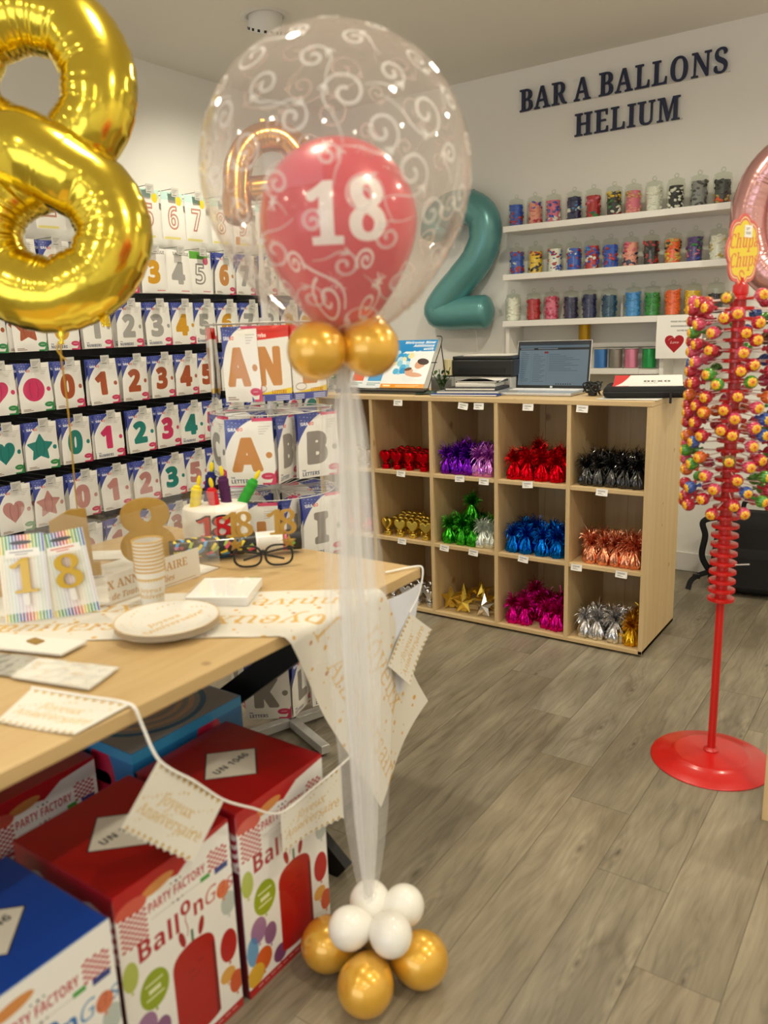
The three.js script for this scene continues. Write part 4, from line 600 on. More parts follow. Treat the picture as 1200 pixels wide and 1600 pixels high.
{ // neighbouring plywood display table: its side panel just enters the frame
  const t = thing('plywood_table', 'plywood display table panel standing next to the red stand base', 'table', V(0.0, 0, -2.10));
  mesh('side_panel', wood(rbox(0.62, 0.74, 0.03, 0.002, 0.0, 0.37, -0.235), 1), pine, t); mesh('foot_rail', wood(rbox(0.05, 0.03, 0.30, 0.002, 0.28, 0.015, -0.07), 2), pine, t);
}
// ---------- printed balloon packets ----------
const AC = 12, AR = 10, PW = 192, PH = 256, SX = 170 / 192, SY = 204 / 256, designs = [];
const INK = { copper: '#a8502c', gold: '#d29a22', silver: '#a3a19c', teal: '#1d8078', magenta: '#cf3566', pinkred: '#c9405c', rose: '#c48a86', rosegold: '#c98a4a', grey: '#8d8781', line: '#8a8680', roseline: '#c08a78' };
function drawPacket(c, d) {
  const navyB = '#3a4796';
  c.fillStyle = '#f1efe9'; c.fillRect(0, 0, PW, PH);
  if (d.style === 'header') { c.fillStyle = '#d8362c'; c.beginPath(); c.moveTo(0, 0); c.lineTo(PW, 0); c.lineTo(PW, 40); c.lineTo(0, 52); c.fill(); c.fillStyle = '#2e3a86'; c.beginPath(); c.arc(30, 36, 13, 0, 7); c.fill(); c.fillStyle = '#fff'; c.font = 'bold 18px sans-serif'; c.fillText('rebo', 46, 40); c.fillStyle = '#f2cf28'; c.beginPath(); c.moveTo(0, 230); c.lineTo(PW, 210); c.lineTo(PW, 232); c.lineTo(0, 236); c.fill(); c.fillStyle = '#4a56a8'; c.fillRect(0, 230, PW, 26); c.fillStyle = '#b04a2a'; c.font = 'bold 15px serif'; c.fillText('LETTERE', 96, 228); c.fillStyle = '#dfe2f2'; for (let k = 0; k < 3; k++) { c.fillRect(10, 236 + k * 6, 50, 3); c.fillRect(112, 236 + k * 6, 66, 3); } c.strokeStyle = '#8a5a4a'; c.lineWidth = 2; c.beginPath(); c.ellipse(44, 210, 28, 12, 0, 0, 7); c.stroke(); }
  else if (d.style === 'sky') { c.fillStyle = '#bfe0d8'; c.fillRect(0, 0, PW, 46); c.fillStyle = '#e6d23a'; c.beginPath(); c.arc(150, 44, 26, 0, 7); c.fill(); c.fillStyle = '#eadf8a'; c.fillRect(10, 238, PW - 60, 12); }
  else if (d.style === 'plain') { c.fillStyle = '#55534f'; c.font = 'bold 26px serif'; c.textAlign = 'center'; c.fillText('LXARAGE', 120, 34); c.textAlign = 'left'; c.fillStyle = '#d88a94'; c.fillRect(110, 236, 60, 6); if (d.green) { c.fillStyle = '#5aa23a'; c.fillRect(10, 4, 150, 44); c.fillStyle = '#c25a78'; c.beginPath(); c.arc(140, 58, 22, 0, 7); c.fill(); } }
  else {
    c.fillStyle = navyB; c.beginPath(); c.moveTo(0, 0); c.lineTo(126, 0); c.bezierCurveTo(60, 18, 22, 60, 0, 128); c.fill(); c.fillStyle = '#c9cfe6'; for (let k = 0; k < 30; k++) { const x = (k * 47) % 110, y = (k * 29) % 60; if (y < 64 - x * 0.55) c.fillRect(x, y, 2 + k % 6, 2); }
    c.fillStyle = '#fff'; c.font = 'bold 17px sans-serif'; c.fillText('GRA', 14, 46); c.fillStyle = '#d8463c'; c.fillText('BO', 50, 46); if (d.stripe) { c.fillStyle = '#d8466e'; c.fillRect(110, 0, 82, 12); } c.fillStyle = '#c5c3bd'; for (let k = 0; k < 4; k++) c.fillRect(134, 30 + k * 9, 46 - k * 8, 3);
    const badge = d.badge ?? '#cf3a64'; c.fillStyle = badge; c.beginPath(); c.ellipse(160, 220, 26, 13, 0, 0, 7); c.fill(); c.beginPath(); c.moveTo(168, 256); c.lineTo(192, 190); c.lineTo(192, 256); c.fill(); c.fillRect(138, 246, 54, 10); c.fillStyle = '#f0d8de'; c.fillRect(148, 219, 24, 2);
    c.fillStyle = '#26335e'; c.font = 'bold 20px sans-serif'; if (d.foot) { c.fillText(d.foot, 16, 244); c.font = 'bold 9px sans-serif'; c.fillText('THE', 16, 226); } else { c.fillStyle = '#8a6a58'; c.fillRect(16, 236, 40, 3); c.fillRect(16, 243, 54, 3); }
  }
  const cx = d.dot ? 84 : 92, cy = 138, col = INK[d.ink]; c.fillStyle = col; c.strokeStyle = col; c.lineJoin = 'round';
  if (d.g === 'heart') { const s = 58; c.beginPath(); c.moveTo(cx, cy + s * 1.05); c.bezierCurveTo(cx - s * 0.5, cy + s * 0.5, cx - s * 1.2, cy + s * 0.1, cx - s, cy - s * 0.5); c.bezierCurveTo(cx - s * 0.85, cy - s, cx - s * 0.15, cy - s, cx, cy - s * 0.55); c.bezierCurveTo(cx + s * 0.15, cy - s, cx + s * 0.85, cy - s, cx + s, cy - s * 0.5); c.bezierCurveTo(cx + s * 1.2, cy + s * 0.1, cx + s * 0.5, cy + s * 0.5, cx, cy + s * 1.05); c.fill(); }
  else if (d.g === 'star') { c.beginPath(); for (let k = 0; k < 10; k++) { const a = -Math.PI / 2 + k * Math.PI / 5, r = k % 2 ? 36 : 68; c.lineTo(cx + Math.cos(a) * r, cy + Math.sin(a) * r); } c.closePath(); c.lineWidth = 12; c.stroke(); c.fill(); }
  else if (d.g === 'circle') { c.beginPath(); c.arc(cx, cy, 60, 0, 7); c.fill(); }
  else { c.textAlign = 'center'; c.font = 'bold 150px sans-serif'; c.save(); c.translate(cx, cy + 56); c.scale(1.05, 1.06); if (/line/.test(d.ink)) { c.lineWidth = 9; c.strokeText(d.g, 0, 0); } else { c.lineWidth = 15; c.strokeText(d.g, 0, 0); c.fillText(d.g, 0, 0); } c.restore(); c.textAlign = 'left'; }
  if (['heart', 'star', 'circle'].includes(d.g)) { c.strokeStyle = 'rgba(60,20,30,0.35)'; c.lineWidth = 3; for (const k of [-1, 1]) { c.beginPath(); c.moveTo(cx + k * 18, cy - 38); c.quadraticCurveTo(cx + k * 30, cy, cx + k * 14, cy + 42); c.stroke(); } }
  if (d.dot) { c.fillStyle = col; c.beginPath(); c.arc(168, 140, 12, 0, 7); c.fill(); }
}
const packBase = (w, h, sd) => { const f = (s) => surf((u, v) => { const e = (1 - Math.pow(2 * u - 1, 6)) * (1 - Math.pow(2 * v - 1, 8)); return V((u - 0.5) * w * (1 - 0.02 * Math.sin(v * 5 + sd)), -v * h, s * (0.0004 + 0.0058 * e + 0.0012 * e * n2(u * 4 + sd, v * 5)) + 0.003 * Math.sin(u * 2.2 + v * 3 + sd)); }, 8, 10, s < 0); return merge([f(1), f(-1)]); };
const bases = {}; const packetGeo = (i, w, h, sd) => {
  const key = [w, h, sd].join(); const b = bases[key] ??= packBase(w, h, sd), g = b.clone(), u = g.attributes.uv; const C0 = i % AC, R0 = Math.floor(i / AC);
  for (let k = 0; k < u.count; k++) u.setXY(k, (C0 + 0.012 + 0.976 * u.getX(k)) / AC, 1 - (R0 + 0.01 + 0.98 * u.getY(k)) / AR); return g;
};
const designIndex = (d) => { const k = JSON.stringify(d); let i = designs.findIndex((q) => q.k === k); if (i < 0) { i = designs.length; designs.push({ k, d }); } return i; };
const geoCache = {}; const packetMat = M(0xffffff, { roughness: 0.35, clearcoat: 0.7, clearcoatRoughness: 0.12 });
const inkName = { copper: 'copper', gold: 'gold', silver: 'silver', teal: 'teal', magenta: 'magenta', pinkred: 'raspberry', rose: 'dusty rose', rosegold: 'rose gold', grey: 'grey', line: 'outlined silver', roseline: 'outlined copper' };
function packet(d, pos, turn, w, h, place, tiltZ = 0) {
  const i = designIndex(d), sd = Math.floor(rnd(0, 3)), key = [i, w, h, sd].join(), g = geoCache[key] ??= packetGeo(i, w, h, sd);
  const what = d.g === 'circle' ? 'round shape' : /^(heart|star)$/.test(d.g) ? d.g + ' shape' : (/\d/.test(d.g) ? 'number ' + ['zero', 'one', 'two', 'three', 'four', 'five', 'six', 'seven', 'eight', 'nine'][d.g] : 'letter ' + d.g);
  const style = d.style === 'header' ? 'red-topped' : d.style === 'sky' ? 'mint-topped' : d.style === 'plain' ? 'white-topped' : 'blue-cornered';
  const o = solo('balloon_packet', g, packetMat, `${style} packet with ${inkName[d.ink]} ${what}, ${place}`, 'packet', pos, turn, `${inkName[d.ink]} ${what} packets`); o.rotation.z = tiltZ; return o;
}
// ---------- wall display on the left wall ----------
{
  const zA = -1.25, zB = -4.50, zm = (zA + zB) / 2, dark = canvas(256, 256, (c) => { c.fillStyle = '#26262a'; c.fillRect(0, 0, 256, 256); c.fillStyle = '#08080a'; for (let i = 0; i < 8; i++) for (let j = 0; j < 8; j++) { c.beginPath(); c.arc(16 + i * 32, 16 + j * 32, 5, 0, 7); c.fill(); } });
  dark.repeat.set(5, 5);
  const t = thing('wall_display', 'black perforated wall display carrying rows of balloon packets', 'shop display', V(x0 + 0.016, 0, zm)), pm = M(0xffffff, { map: dark, roughness: 0.5 }), bm = M(0x1c1c1f, { roughness: 0.5 });
  for (let k = 0; k < 4; k++) { const L = (zA - zB) / 4; mesh('perforated_panel', grainUV(box(0.02, 1.50, L - 0.006, 0.012, 0.93, (k - 1.5) * L), 1), pm, t); }
  for (let k = 0; k <= 4; k++) mesh('upright', box(0.03, 1.68, 0.03, 0.035, 0.84, (k - 2) * (zA - zB) / 4), bm, t);
  mesh('base_shelf', box(0.36, 0.05, zA - zB, 0.20, 0.145, 0), bm, t); mesh('kick_plate', box(0.02, 0.12, zA - zB, 0.36, 0.06, 0), bm, t);
  for (const y of [1.383, 1.108, 0.838, 0.568, 0.298]) mesh('cross_rail', box(0.014, 0.036, zA - zB, 0.05, y - 0.004, 0), bm, t);
  mesh('upper_rail', box(0.02, 0.03, zA - zB, 0.012, 2.18, 0), white, t); mesh('upper_rail', box(0.02, 0.03, zA - zB, 0.012, 1.905, 0), white, t);
  // hooks
  const hk = new THREE.Group(); hk.name = 'display_hook'; const wire = M(0x8e8f90, { metalness: 0.8, roughness: 0.35 });
  mesh('hook_wire', tube([V(-0.27, 0.012, 0), V(-0.1, 0.012, 0), V(0.0, 0.012, 0), V(0.012, 0.020, 0)], 0.0022, 12, 6), wire, hk); mesh('ticket_wire', tube([V(-0.27, 0.034, 0), V(0.018, 0.034, 0)], 0.0018, 4, 6), wire, hk);
  const tick = canvas(96, 96, (c) => { c.fillStyle = '#c9c7c1'; c.fillRect(0, 0, 96, 96); c.fillStyle = '#77756f'; for (let k = 0; k < 4; k++) c.fillRect(12, 22 + k * 12, 70 - k * 12, 4); c.fillRect(12, 76, 50, 8); }); mesh('price_ticket', rbox(0.0016, 0.046, 0.05, 0.0006, 0.020, 0.014, 0), M(0xffffff, { map: tick, roughness: 0.4, clearcoat: 0.5 }), hk);
  const addHook = (y, z, row) => { const h = hk.clone(); h.name = numbered('display_hook'); scene.add(h); h.position.set(-3.44, y, z); meta(h, `grey wire hook with price ticket above the ${row} display row`, 'hook', 'hooks of the wall display'); };
  const zc = [-1.96, -2.14, -2.32, -2.51, -2.71, -2.89, -3.06, -3.22, -3.40, -3.58, -3.76, -3.94, -4.12, -4.30];
  const num = (g, ink, foot) => ({ g, ink, dot: 1, foot }), shp = (g, ink) => ({ g, ink, badge: '#2f8a4c', dot: 1 });
  const rows = [
    [1.945, [...'0123456789AJMR'].map((g) => ({ g, ink: 'roseline', style: 'sky' })), 0.15, 0.24],
    [1.67, [num('9', 'copper'), num('1', 'copper'), num('0', 'rosegold'), num('1', 'gold'), num('2', 'gold'), { g: '3', ink: 'gold', style: 'plain' }, { g: '4', ink: 'silver', style: 'plain' }, { g: '5', ink: 'line', style: 'plain', green: 1 }, num('6', 'rosegold'), num('7', 'silver'), num('8', 'silver'), num('9', 'rosegold'), shp('heart', 'silver'), shp('star', 'silver')], 0.165, 0.225],
    [1.40, [shp('circle', 'copper'), shp('star', 'copper'), num('0', 'gold', 'NUMBERS'), num('1', 'silver', 'NUMBERS'), num('2', 'silver', 'NUMBERS'), num('3', 'silver', 'NUMBERS'), num('4', 'gold'), num('5', 'silver', 'NUMBERS'), num('6', 'gold'), num('7', 'silver', 'NUMBERS'), num('8', 'silver', 'NUMBERS'), num('9', 'gold'), shp('heart', 'gold'), shp('star', 'gold')], 0.165, 0.222],
    [1.125, [shp('heart', 'magenta'), shp('circle', 'magenta'), ...[...'0123456789'].map((g) => num(g, 'copper')), shp('star', 'copper'), shp('heart', 'copper')], 0.165, 0.222],
    [0.855, [shp('heart', 'teal'), shp('star', 'teal'), ...[...'0123456789'].map((g, i) => num(g, i % 2 ? 'magenta' : 'teal', i % 3 === 1 ? 'NUMBERS' : undefined)), shp('circle', 'teal'), shp('circle', 'magenta')], 0.165, 0.222],
    [0.585, [shp('heart', 'rose'), shp('star', 'rose'), num('0', 'rose'), num('1', 'rose'), num('2', 'rose'), num('3', 'teal'), num('5', 'rose'), num('6', 'teal'), num('7', 'rose'), num('8', 'rose'), num('9', 'rose'), shp('circle', 'rose'), num('4', 'rose'), num('6', 'rose')], 0.165, 0.222],
    [0.315, [shp('circle', 'rose'), shp('star', 'rose'), ...[...'012345'].map((g) => num(g, 'rose'))], 0.165, 0.222],
  ];
  const rn = ['first', 'second', 'third', 'fourth', 'fifth', 'sixth', 'lowest'];
  rows.forEach(([y, list, w, hh], r) => list.forEach((d, k) => {
    const z = zc[k] + rnd(-0.006, 0.006), n = r < 1 || k > 9 ? 1 : 2;
    for (let j = 0; j < n; j++) packet(d, V(-3.45 - j * 0.022, y + hh, z + j * rnd(0.004, 0.018)), Math.PI / 2 + rnd(-0.07, 0.07), w, hh, `${j ? 'behind the front one' : 'foremost'} in the ${rn[r]} display row`, rnd(-0.025, 0.025));
    addHook(y + hh - 0.018, z, rn[r]);
  }));
}
// ---------- rotating letter rack ----------
{
  const B = V(-1.88, 0, -2.025), wm2 = M(0xd0d0cd, { metalness: 0.4, roughness: 0.4 }), t = thing('letter_rack', 'white wire rotating rack hung with letter balloon packets', 'display rack', B), ca = Math.atan2(-B.x, -B.z);
  mesh('pole', cyl(0.0115, 0.0115, 1.60, 0, 0.83, 0), wm2, t); mesh('pole_top', cyl(0.004, 0.0115, 0.12, 0, 1.69, 0), wm2, t);
  for (const a of [0.43, 1.98]) mesh('foot_bar', rbox(0.52, 0.032, 0.034, 0.003, 0, 0.026, 0).rotateY(-a + 0.05), wm2, t);
  for (const [a, s] of [[0.43, 1], [0.43, -1], [1.98, 1], [1.98, -1]]) mesh('foot_pad', cyl(0.012, 0.014, 0.012, s * 0.24 * Math.cos(a), 0.006, s * 0.24 * Math.sin(a), 12), blackPlastic, t);
  const hub = new THREE.CylinderGeometry(0.02, 0.02, 0.03, 20);
  const fwd = V(Math.sin(ca), 0, Math.cos(ca)), lat = V(Math.cos(ca), 0, -Math.sin(ca));
  const tiers = [[1.470, 'header', 0.125, 0.235], [1.182, '', 0.155, 0.215], [0.905, '', 0.155, 0.215], [0.620, '', 0.155, 0.215], [0.352, '', 0.155, 0.215]];
  const seats = [[-0.075, 0.185, -0.1], [0.045, 0.125, 1.1], [0.15, 0.095, 0.42], [-0.185, 0.02, -1.2], [-0.09, -0.17, Math.PI - 0.3], [0.09, -0.17, Math.PI + 0.35], [0.205, -0.06, 1.7]];
  const letters = [['A', 'N', 'E', 'I', 'R', 'O', 'L'], ['A', 'B', 'B', 'C', 'D', 'E', 'F'], ['N', 'N', 'I', 'O', 'P', 'Q', 'R'], ['M', 'H', 'X', 'S', 'T', 'U', 'V'], ['K', 'L', 'X', 'Y', 'Z', 'J', 'W']];
  const rackNames = ['upper', 'second', 'third', 'fourth', 'lowest'];
  tiers.forEach(([y, style, w, hh], ti) => {
    const h = mesh('hub', hub, wm2, t); h.position.y = y + 0.012;
    const rg = mesh('tier_ring', new THREE.TorusGeometry(0.205, 0.0018, 6, 48).rotateX(Math.PI / 2), wm2, t); rg.position.y = y + 0.010;
    for (let k = 0; k < 16; k++) { const a = k / 16 * 2 * Math.PI; mesh('spoke', bar(V(0.02 * Math.cos(a), y + 0.012, 0.02 * Math.sin(a)), V(0.205 * Math.cos(a), y + 0.010, 0.205 * Math.sin(a)), 0.0014, 5), wm2, t); }
    const ss = ti === 0 ? [[-0.085, 0.17, -0.45], [0.005, 0.185, 0.02], [0.13, 0.14, 0.5], [0.2, -0.03, 1.5], [-0.19, 0.0, -1.4], [-0.07, -0.18, Math.PI - 0.3], [0.1, -0.17, Math.PI + 0.3]] : seats;
    ss.forEach(([l, f, yw], k) => {
      const ink = ti === 0 ? 'rosegold' : ti === 1 ? (k === 0 ? 'rosegold' : 'grey') : ti === 2 ? (k === 0 ? 'rosegold' : 'grey') : 'grey';
      const d = ti === 0 && k ? { g: letters[ti][k], ink, style: 'header' } : { g: letters[ti][k], ink, dot: 1, foot: ti === 0 ? undefined : 'LETTERS', stripe: 1 };
      for (let j = 0; j < 2; j++) { const p = V(B.x, y, B.z).addScaledVector(fwd, f - j * 0.014 * Math.cos(yw)).addScaledVector(lat, l - j * 0.014 * Math.sin(yw)); packet(d, p, ca + yw, w, hh, `${j ? 'behind another' : k === 1 && ti ? 'turned edgewise' : 'foremost'} on the ${rackNames[ti]} rack tier`, rnd(-0.015, 0.015)); }
      const e = V(0, y + 0.008, 0).addScaledVector(fwd, f * 1.05).addScaledVector(lat, l * 1.05); mesh('packet_arm', bar(V(0, y + 0.012, 0), e, 0.0018, 6), wm2, t);
    });
  });
}
packetMat.map = canvas(AC * 170, AR * 204, (c) => { c.scale(SX, SY); if (designs.length > AC * AR) throw new Error('designs ' + designs.length); designs.forEach(({ d }, i) => { c.save(); c.translate((i % AC) * PW, Math.floor(i / AC) * PH); c.beginPath(); c.rect(0, 0, PW, PH); c.clip(); drawPacket(c, d); c.restore(); }); });
// ---------- display table ----------
const TT = 0.8, TX0 = -2.21, TX1 = -1.138, TZ0 = -1.787, TZ1 = -0.12;
{
  const t = thing('display_table', 'pale plywood display table on black crossed steel legs', 'table', V((TX0 + TX1) / 2, 0, (TZ0 + TZ1) / 2)), W = TX1 - TX0, L = TZ1 - TZ0;
  mesh('table_top', wood(rbox(W, 0.03, L, 0.003, 0, TT - 0.015, 0), 2), M(0xe9e2d4, { map: pineTex, roughness: 0.5, clearcoat: 0.2, clearcoatRoughness: 0.4 }), t);
  const st = M(0x131314, { roughness: 0.5, metalness: 0.3 });
  for (const z of [-1.50, -0.36]) { const dz = z - (TZ0 + TZ1) / 2, a = W / 2 - 0.07, y1 = TT - 0.032; mesh('crossed_leg', beam(V(-a, 0.012, dz), V(a, y1 - 0.03, dz), 0.07, 0.03), st, t); mesh('crossed_leg', beam(V(a, 0.012, dz + 0.034), V(-a, y1 - 0.03, dz + 0.034), 0.07, 0.03), st, t); mesh('leg_rail', box(W - 0.1, 0.03, 0.07, 0, TT - 0.046, dz + 0.017), st, t); }
}
const onTable = (px, py, up = 0) => { const p = ground(px, py, TT); p.y = TT + 0.0008 + up; return p; };
const goldInk = '#cfa75c';
{ // birthday table runner lying diagonally and folded over the edge
  const ux = 0.84, uz = -0.5426, F0 = [-1.165, -1.183], W = 0.307, a0 = -1.15, a1 = 0.70, xe = TX1 + 0.004, rad = 0.012;
  const tex = canvas(2048, 340, (c) => {
    c.fillStyle = '#dcd7cc'; c.fillRect(0, 0, 2048, 340); c.fillStyle = goldInk; c.textAlign = 'center';
    const X = (a) => (a - a0) / (a1 - a0) * 2048, blk = (a, rot) => { c.save(); c.translate(X(a), 170); c.rotate(rot); c.font = 'italic 104px serif'; c.fillText('Joyeux', -40, -24); c.font = 'italic 88px serif'; c.fillText('Anniversaire', 20, 104); c.restore(); };
    blk(-0.86, 0); blk(-0.47, 0); blk(-0.02, Math.PI); blk(0.46, 0);
    for (let i = 0; i < 240; i++) { const x = (i * 397) % 2048, y = (i * 211) % 340, r = 2 + (i * 7) % 6; c.fillStyle = i % 4 ? '#cf9a3a' : '#b9856a'; c.beginPath(); if (i % 6 === 0) for (let k = 0; k < 10; k++) { const a = k * Math.PI / 5, q = (k % 2 ? 0.45 : 1) * r * 1.8; c.lineTo(x + Math.cos(a) * q, y + Math.sin(a) * q); } else c.arc(x, y, r, 0, 7); c.fill(); }
  }); tex.repeat.set(1, -1);
  const g = sheet((u, v) => {
    const a = lerp(a0, a1, u), b = (1 - v) * W, x = F0[0] + ux * a - 0.5426 * b, z = F0[1] + uz * a - 0.84 * b; let ZS = 0, X = x, Y = TT + 0.0022 + 0.0012 * n2(x * 7, z * 7);
    if (x > xe) { const s = x - xe; if (s < rad * 1.57) { X = xe + rad * Math.sin(s / rad); Y -= rad * (1 - Math.cos(s / rad)); } else { const dn = s - rad * 1.57; ZS = 0.17 * dn; X = xe + rad + 0.004 + 0.10 * dn * dn + 0.014 * Math.sin(z * 16 + 1) * Math.min(1, dn * 4); Y -= rad + dn; } }
    return V(X, Y, z + ZS);
  }, 150, 14, 0.0007);
  solo('table_runner', g, M(0xffffff, { map: tex, roughness: 0.7 }), 'white birthday table runner with gold lettering and dots folded over the table edge', 'table runner');
}
{ // paper plates
  const tex = canvas(512, 512, (c) => { c.fillStyle = '#e2ded5'; c.fillRect(0, 0, 512, 512); c.strokeStyle = goldInk; c.lineWidth = 5; c.beginPath(); c.arc(256, 256, 248, 0, 7); c.stroke(); c.fillStyle = goldInk; c.textAlign = 'center'; c.font = 'italic bold 56px serif'; c.save(); c.translate(256, 256); c.rotate(-0.35); c.fillText('Joyeux', 0, -10); c.fillText('Anniversaire', 0, 54); c.restore(); for (let i = 0; i < 70; i++) { const a = i * 2.4, r = 120 + (i * 37) % 110; c.beginPath(); c.arc(256 + Math.cos(a) * r, 256 + Math.sin(a) * r, 2 + i % 3, 0, 7); c.fill(); } });
  const R = 0.116, g = lathe([[0.001, 0.0035], [0.075, 0.0035], [0.085, 0.006], [0.098, 0.0125], [0.112, 0.0155], [R, 0.0155], [0.1165, 0.0145], [0.112, 0.0135], [0.097, 0.0105], [0.085, 0.003], [0.076, 0.0], [0.001, 0.0]], 64), u = g.attributes.uv, p = g.attributes.position; for (let i = 0; i < u.count; i++) u.setXY(i, 0.5 + p.getX(i) / (2.04 * R), 0.5 - p.getZ(i) / (2.04 * R));
  const m = M(0xffffff, { map: tex, roughness: 0.5, clearcoat: 0.2 }); for (let k = 0; k < 4; k++) solo('paper_plate', g, m, k === 3 ? 'white paper plate with gold rim topping the pile on the table' : 'white paper plate with gold rim inside the pile', 'plate', V(-1.385, TT + 0.004 + k * 0.0042, -1.106), 0.9 + 0.1 * k, 'birthday paper plates');
}
{ // nested paper cups
  const tex = canvas(512, 256, (c) => { c.fillStyle = '#e2ded5'; c.fillRect(0, 0, 512, 256); c.fillStyle = goldInk; c.fillRect(0, 0, 512, 10); for (let k = 0; k < 32; k++) { c.beginPath(); c.moveTo(k * 16, 58); c.lineTo(k * 16 + 16, 58); c.lineTo(k * 16 + 8, 78); c.fill(); } c.fillRect(0, 52, 512, 6); c.font = 'italic bold 44px serif'; for (const x of [30, 290]) { c.fillText('Joyeux', x + 30, 150); c.fillText('Anniversaire', x, 194); } for (let i = 0; i < 50; i++) { c.beginPath(); c.arc((i * 83) % 512, 90 + (i * 47) % 150, 2, 0, 7); c.fill(); } });
  const g = lathe([[0.001, 0.004], [0.0265, 0.004], [0.027, 0.0], [0.0362, 0.086], [0.0378, 0.0875], [0.0382, 0.0895], [0.0368, 0.0905], [0.0355, 0.0885], [0.026, 0.006]], 40), m = M(0xffffff, { map: tex, roughness: 0.6 }), uv = g.attributes.uv, p = g.attributes.position; for (let i = 0; i < uv.count; i++) uv.setY(i, clamp(p.getY(i) / 0.09, 0.01, 0.985));
  const c = onTable(240, 944); for (let k = 0; k < 9; k++) solo('paper_cup', g, m, k === 0 ? 'lowest white paper cup of the nested stack, gold bunting print' : k === 8 ? 'topmost white paper cup of the nested stack on the table' : 'white paper cup nested within the stack on the table', 'cup', V(c.x, TT + 0.0030 + k * 0.0092, c.z), 2.2, 'birthday paper cups');
}
{ // napkin pack
  const t = thing('napkin_pack', 'white folded napkin pack in clear wrap on the runner', 'napkins', V(-1.44, TT + 0.003, -1.338), 0.52);
  for (let k = 0; k < 6; k++) mesh('napkin', rbox(0.155, 0.0034, 0.155, 0.0012, rnd(-0.001, 0.001), 0.0022 + k * 0.0037, rnd(-0.001, 0.001), 1), M(0xf4f2ee, { roughness: 0.85 }), t); mesh('wrap', rbox(0.162, 0.026, 0.162, 0.004, 0, 0.013, 0), clearFilm, t);
}
const glitterTex = dataTex(256, 256, (u, v) => { const k = n2(u * 120, v * 120), s = k > 0.62 ? 0.28 : k < -0.6 ? -0.22 : 0.08 * k; return [0.72 + s, 0.57 + s * 0.9, 0.27 + s * 0.6]; }), glitterBump = dataTex(256, 256, (u, v) => { const k = 0.5 + 0.5 * n2b(u * 110, v * 110); return [k, k, k]; }, false);
const glitter = M(0xffffff, { map: glitterTex, metalness: 0.55, roughness: 0.42, bumpMap: glitterBump, bumpScale: 0.0012 });
const serifBold = await new FontLoader().loadAsync('fonts/droid/droid_serif_bold.typeface.json');
const metreUV = (g, k = 12) => { const p = g.attributes.position, u = new Float32Array(p.count * 2); for (let i = 0; i < p.count; i++) { u[2 * i] = p.getX(i) * k + p.getZ(i) * k; u[2 * i + 1] = p.getY(i) * k; } g.setAttribute('uv', new THREE.BufferAttribute(u, 2)); return g; };
const glyph = (ch, hgt, depth, wk = 1, fat = 0.0006) => { const g = new TextGeometry(ch, { font: serifBold, size: hgt / 0.73, depth, curveSegments: 8, bevelEnabled: true, bevelThickness: 0.0008, bevelSize: fat, bevelSegments: 1 }); g.computeBoundingBox(); const b = g.boundingBox, k = hgt / (b.max.y - b.min.y); g.translate(-(b.min.x + b.max.x) / 2, -b.min.y, -depth / 2); g.scale(k * wk, k, 1); return metreUV(g); };
const digitOne = (() => { const s = new THREE.Shape([[-0.045, 0], [0.058, 0], [0.058, 0.034], [0.040, 0.034], [0.036, 0.188], [-0.004, 0.188], [-0.058, 0.160], [-0.058, 0.126], [-0.012, 0.132], [-0.014, 0.034], [-0.045, 0.034]].map(([x, y]) => new THREE.Vector2(x, y))); return metreUV(new THREE.ExtrudeGeometry(s, { depth: 0.012, bevelEnabled: true, bevelSize: 0.001, bevelThickness: 0.001, bevelSegments: 1 }).translate(0, 0, -0.006)); })();
{ // glitter eighteen centrepiece in its clear box
  const yawC = 0.88, t = thing('glitter_centrepiece', 'gold glitter number 18 table centrepiece in a clear box', 'centrepiece', V(-1.80, TT + 0.001, -1.30), 0);
  const one = mesh('digit_one', digitOne, glitter, t); one.position.set(-0.10, 0.012, 0.065); one.rotation.y = yawC;
  const eight = mesh('digit_eight', glyph('8', 0.192, 0.012, 1.12, 0.012), glitter, t); eight.position.set(-0.035, 0.010, -0.125); eight.rotation.y = yawC;
  const tex = canvas(1024, 200, (c) => { c.fillStyle = '#dedad0'; c.fillRect(0, 0, 1024, 200); c.fillStyle = '#b8894a'; c.textAlign = 'left'; c.font = 'bold 74px serif'; c.fillText('JOYEUX ANNIVERSAIRE', 20, 92); c.font = 'italic bold 52px serif'; c.fillText("L'âge de Toutes les Folies", 130, 160); c.fillRect(40, 182, 940, 4); }); tex.repeat.set(0.7375, -1); tex.offset.x = 0.2625;
  mesh('front_card', sheet((u, v) => V(0.168, (1 - v) * 0.082, 0.165 - u * 0.295), 4, 2, 0.0012), M(0xffffff, { map: tex, roughness: 0.7 }), t);
  mesh('base_card', box(0.33, 0.004, 0.36, 0.0, 0.002, -0.02), paper, t);
  const W = 0.335, H = 0.222, D = 0.37, c0 = V(0, H / 2, -0.02);
  for (const z of [-D / 2, D / 2]) mesh('clear_wall', box(W, H, 0.0008, 0, c0.y, c0.z + z), clearFilm, t); mesh('clear_wall', box(0.0008, H, D, -W / 2, c0.y, c0.z), clearFilm, t); mesh('clear_wall', box(0.0008, H, D, W / 2, c0.y, c0.z), clearFilm, t); for (const [a, b] of [[-1, -1], [-1, 1], [1, -1], [1, 1]]) mesh('box_edge', box(0.0014, H, 0.0014, a * W / 2, c0.y, c0.z + b * D / 2), clearFilm, t);
}
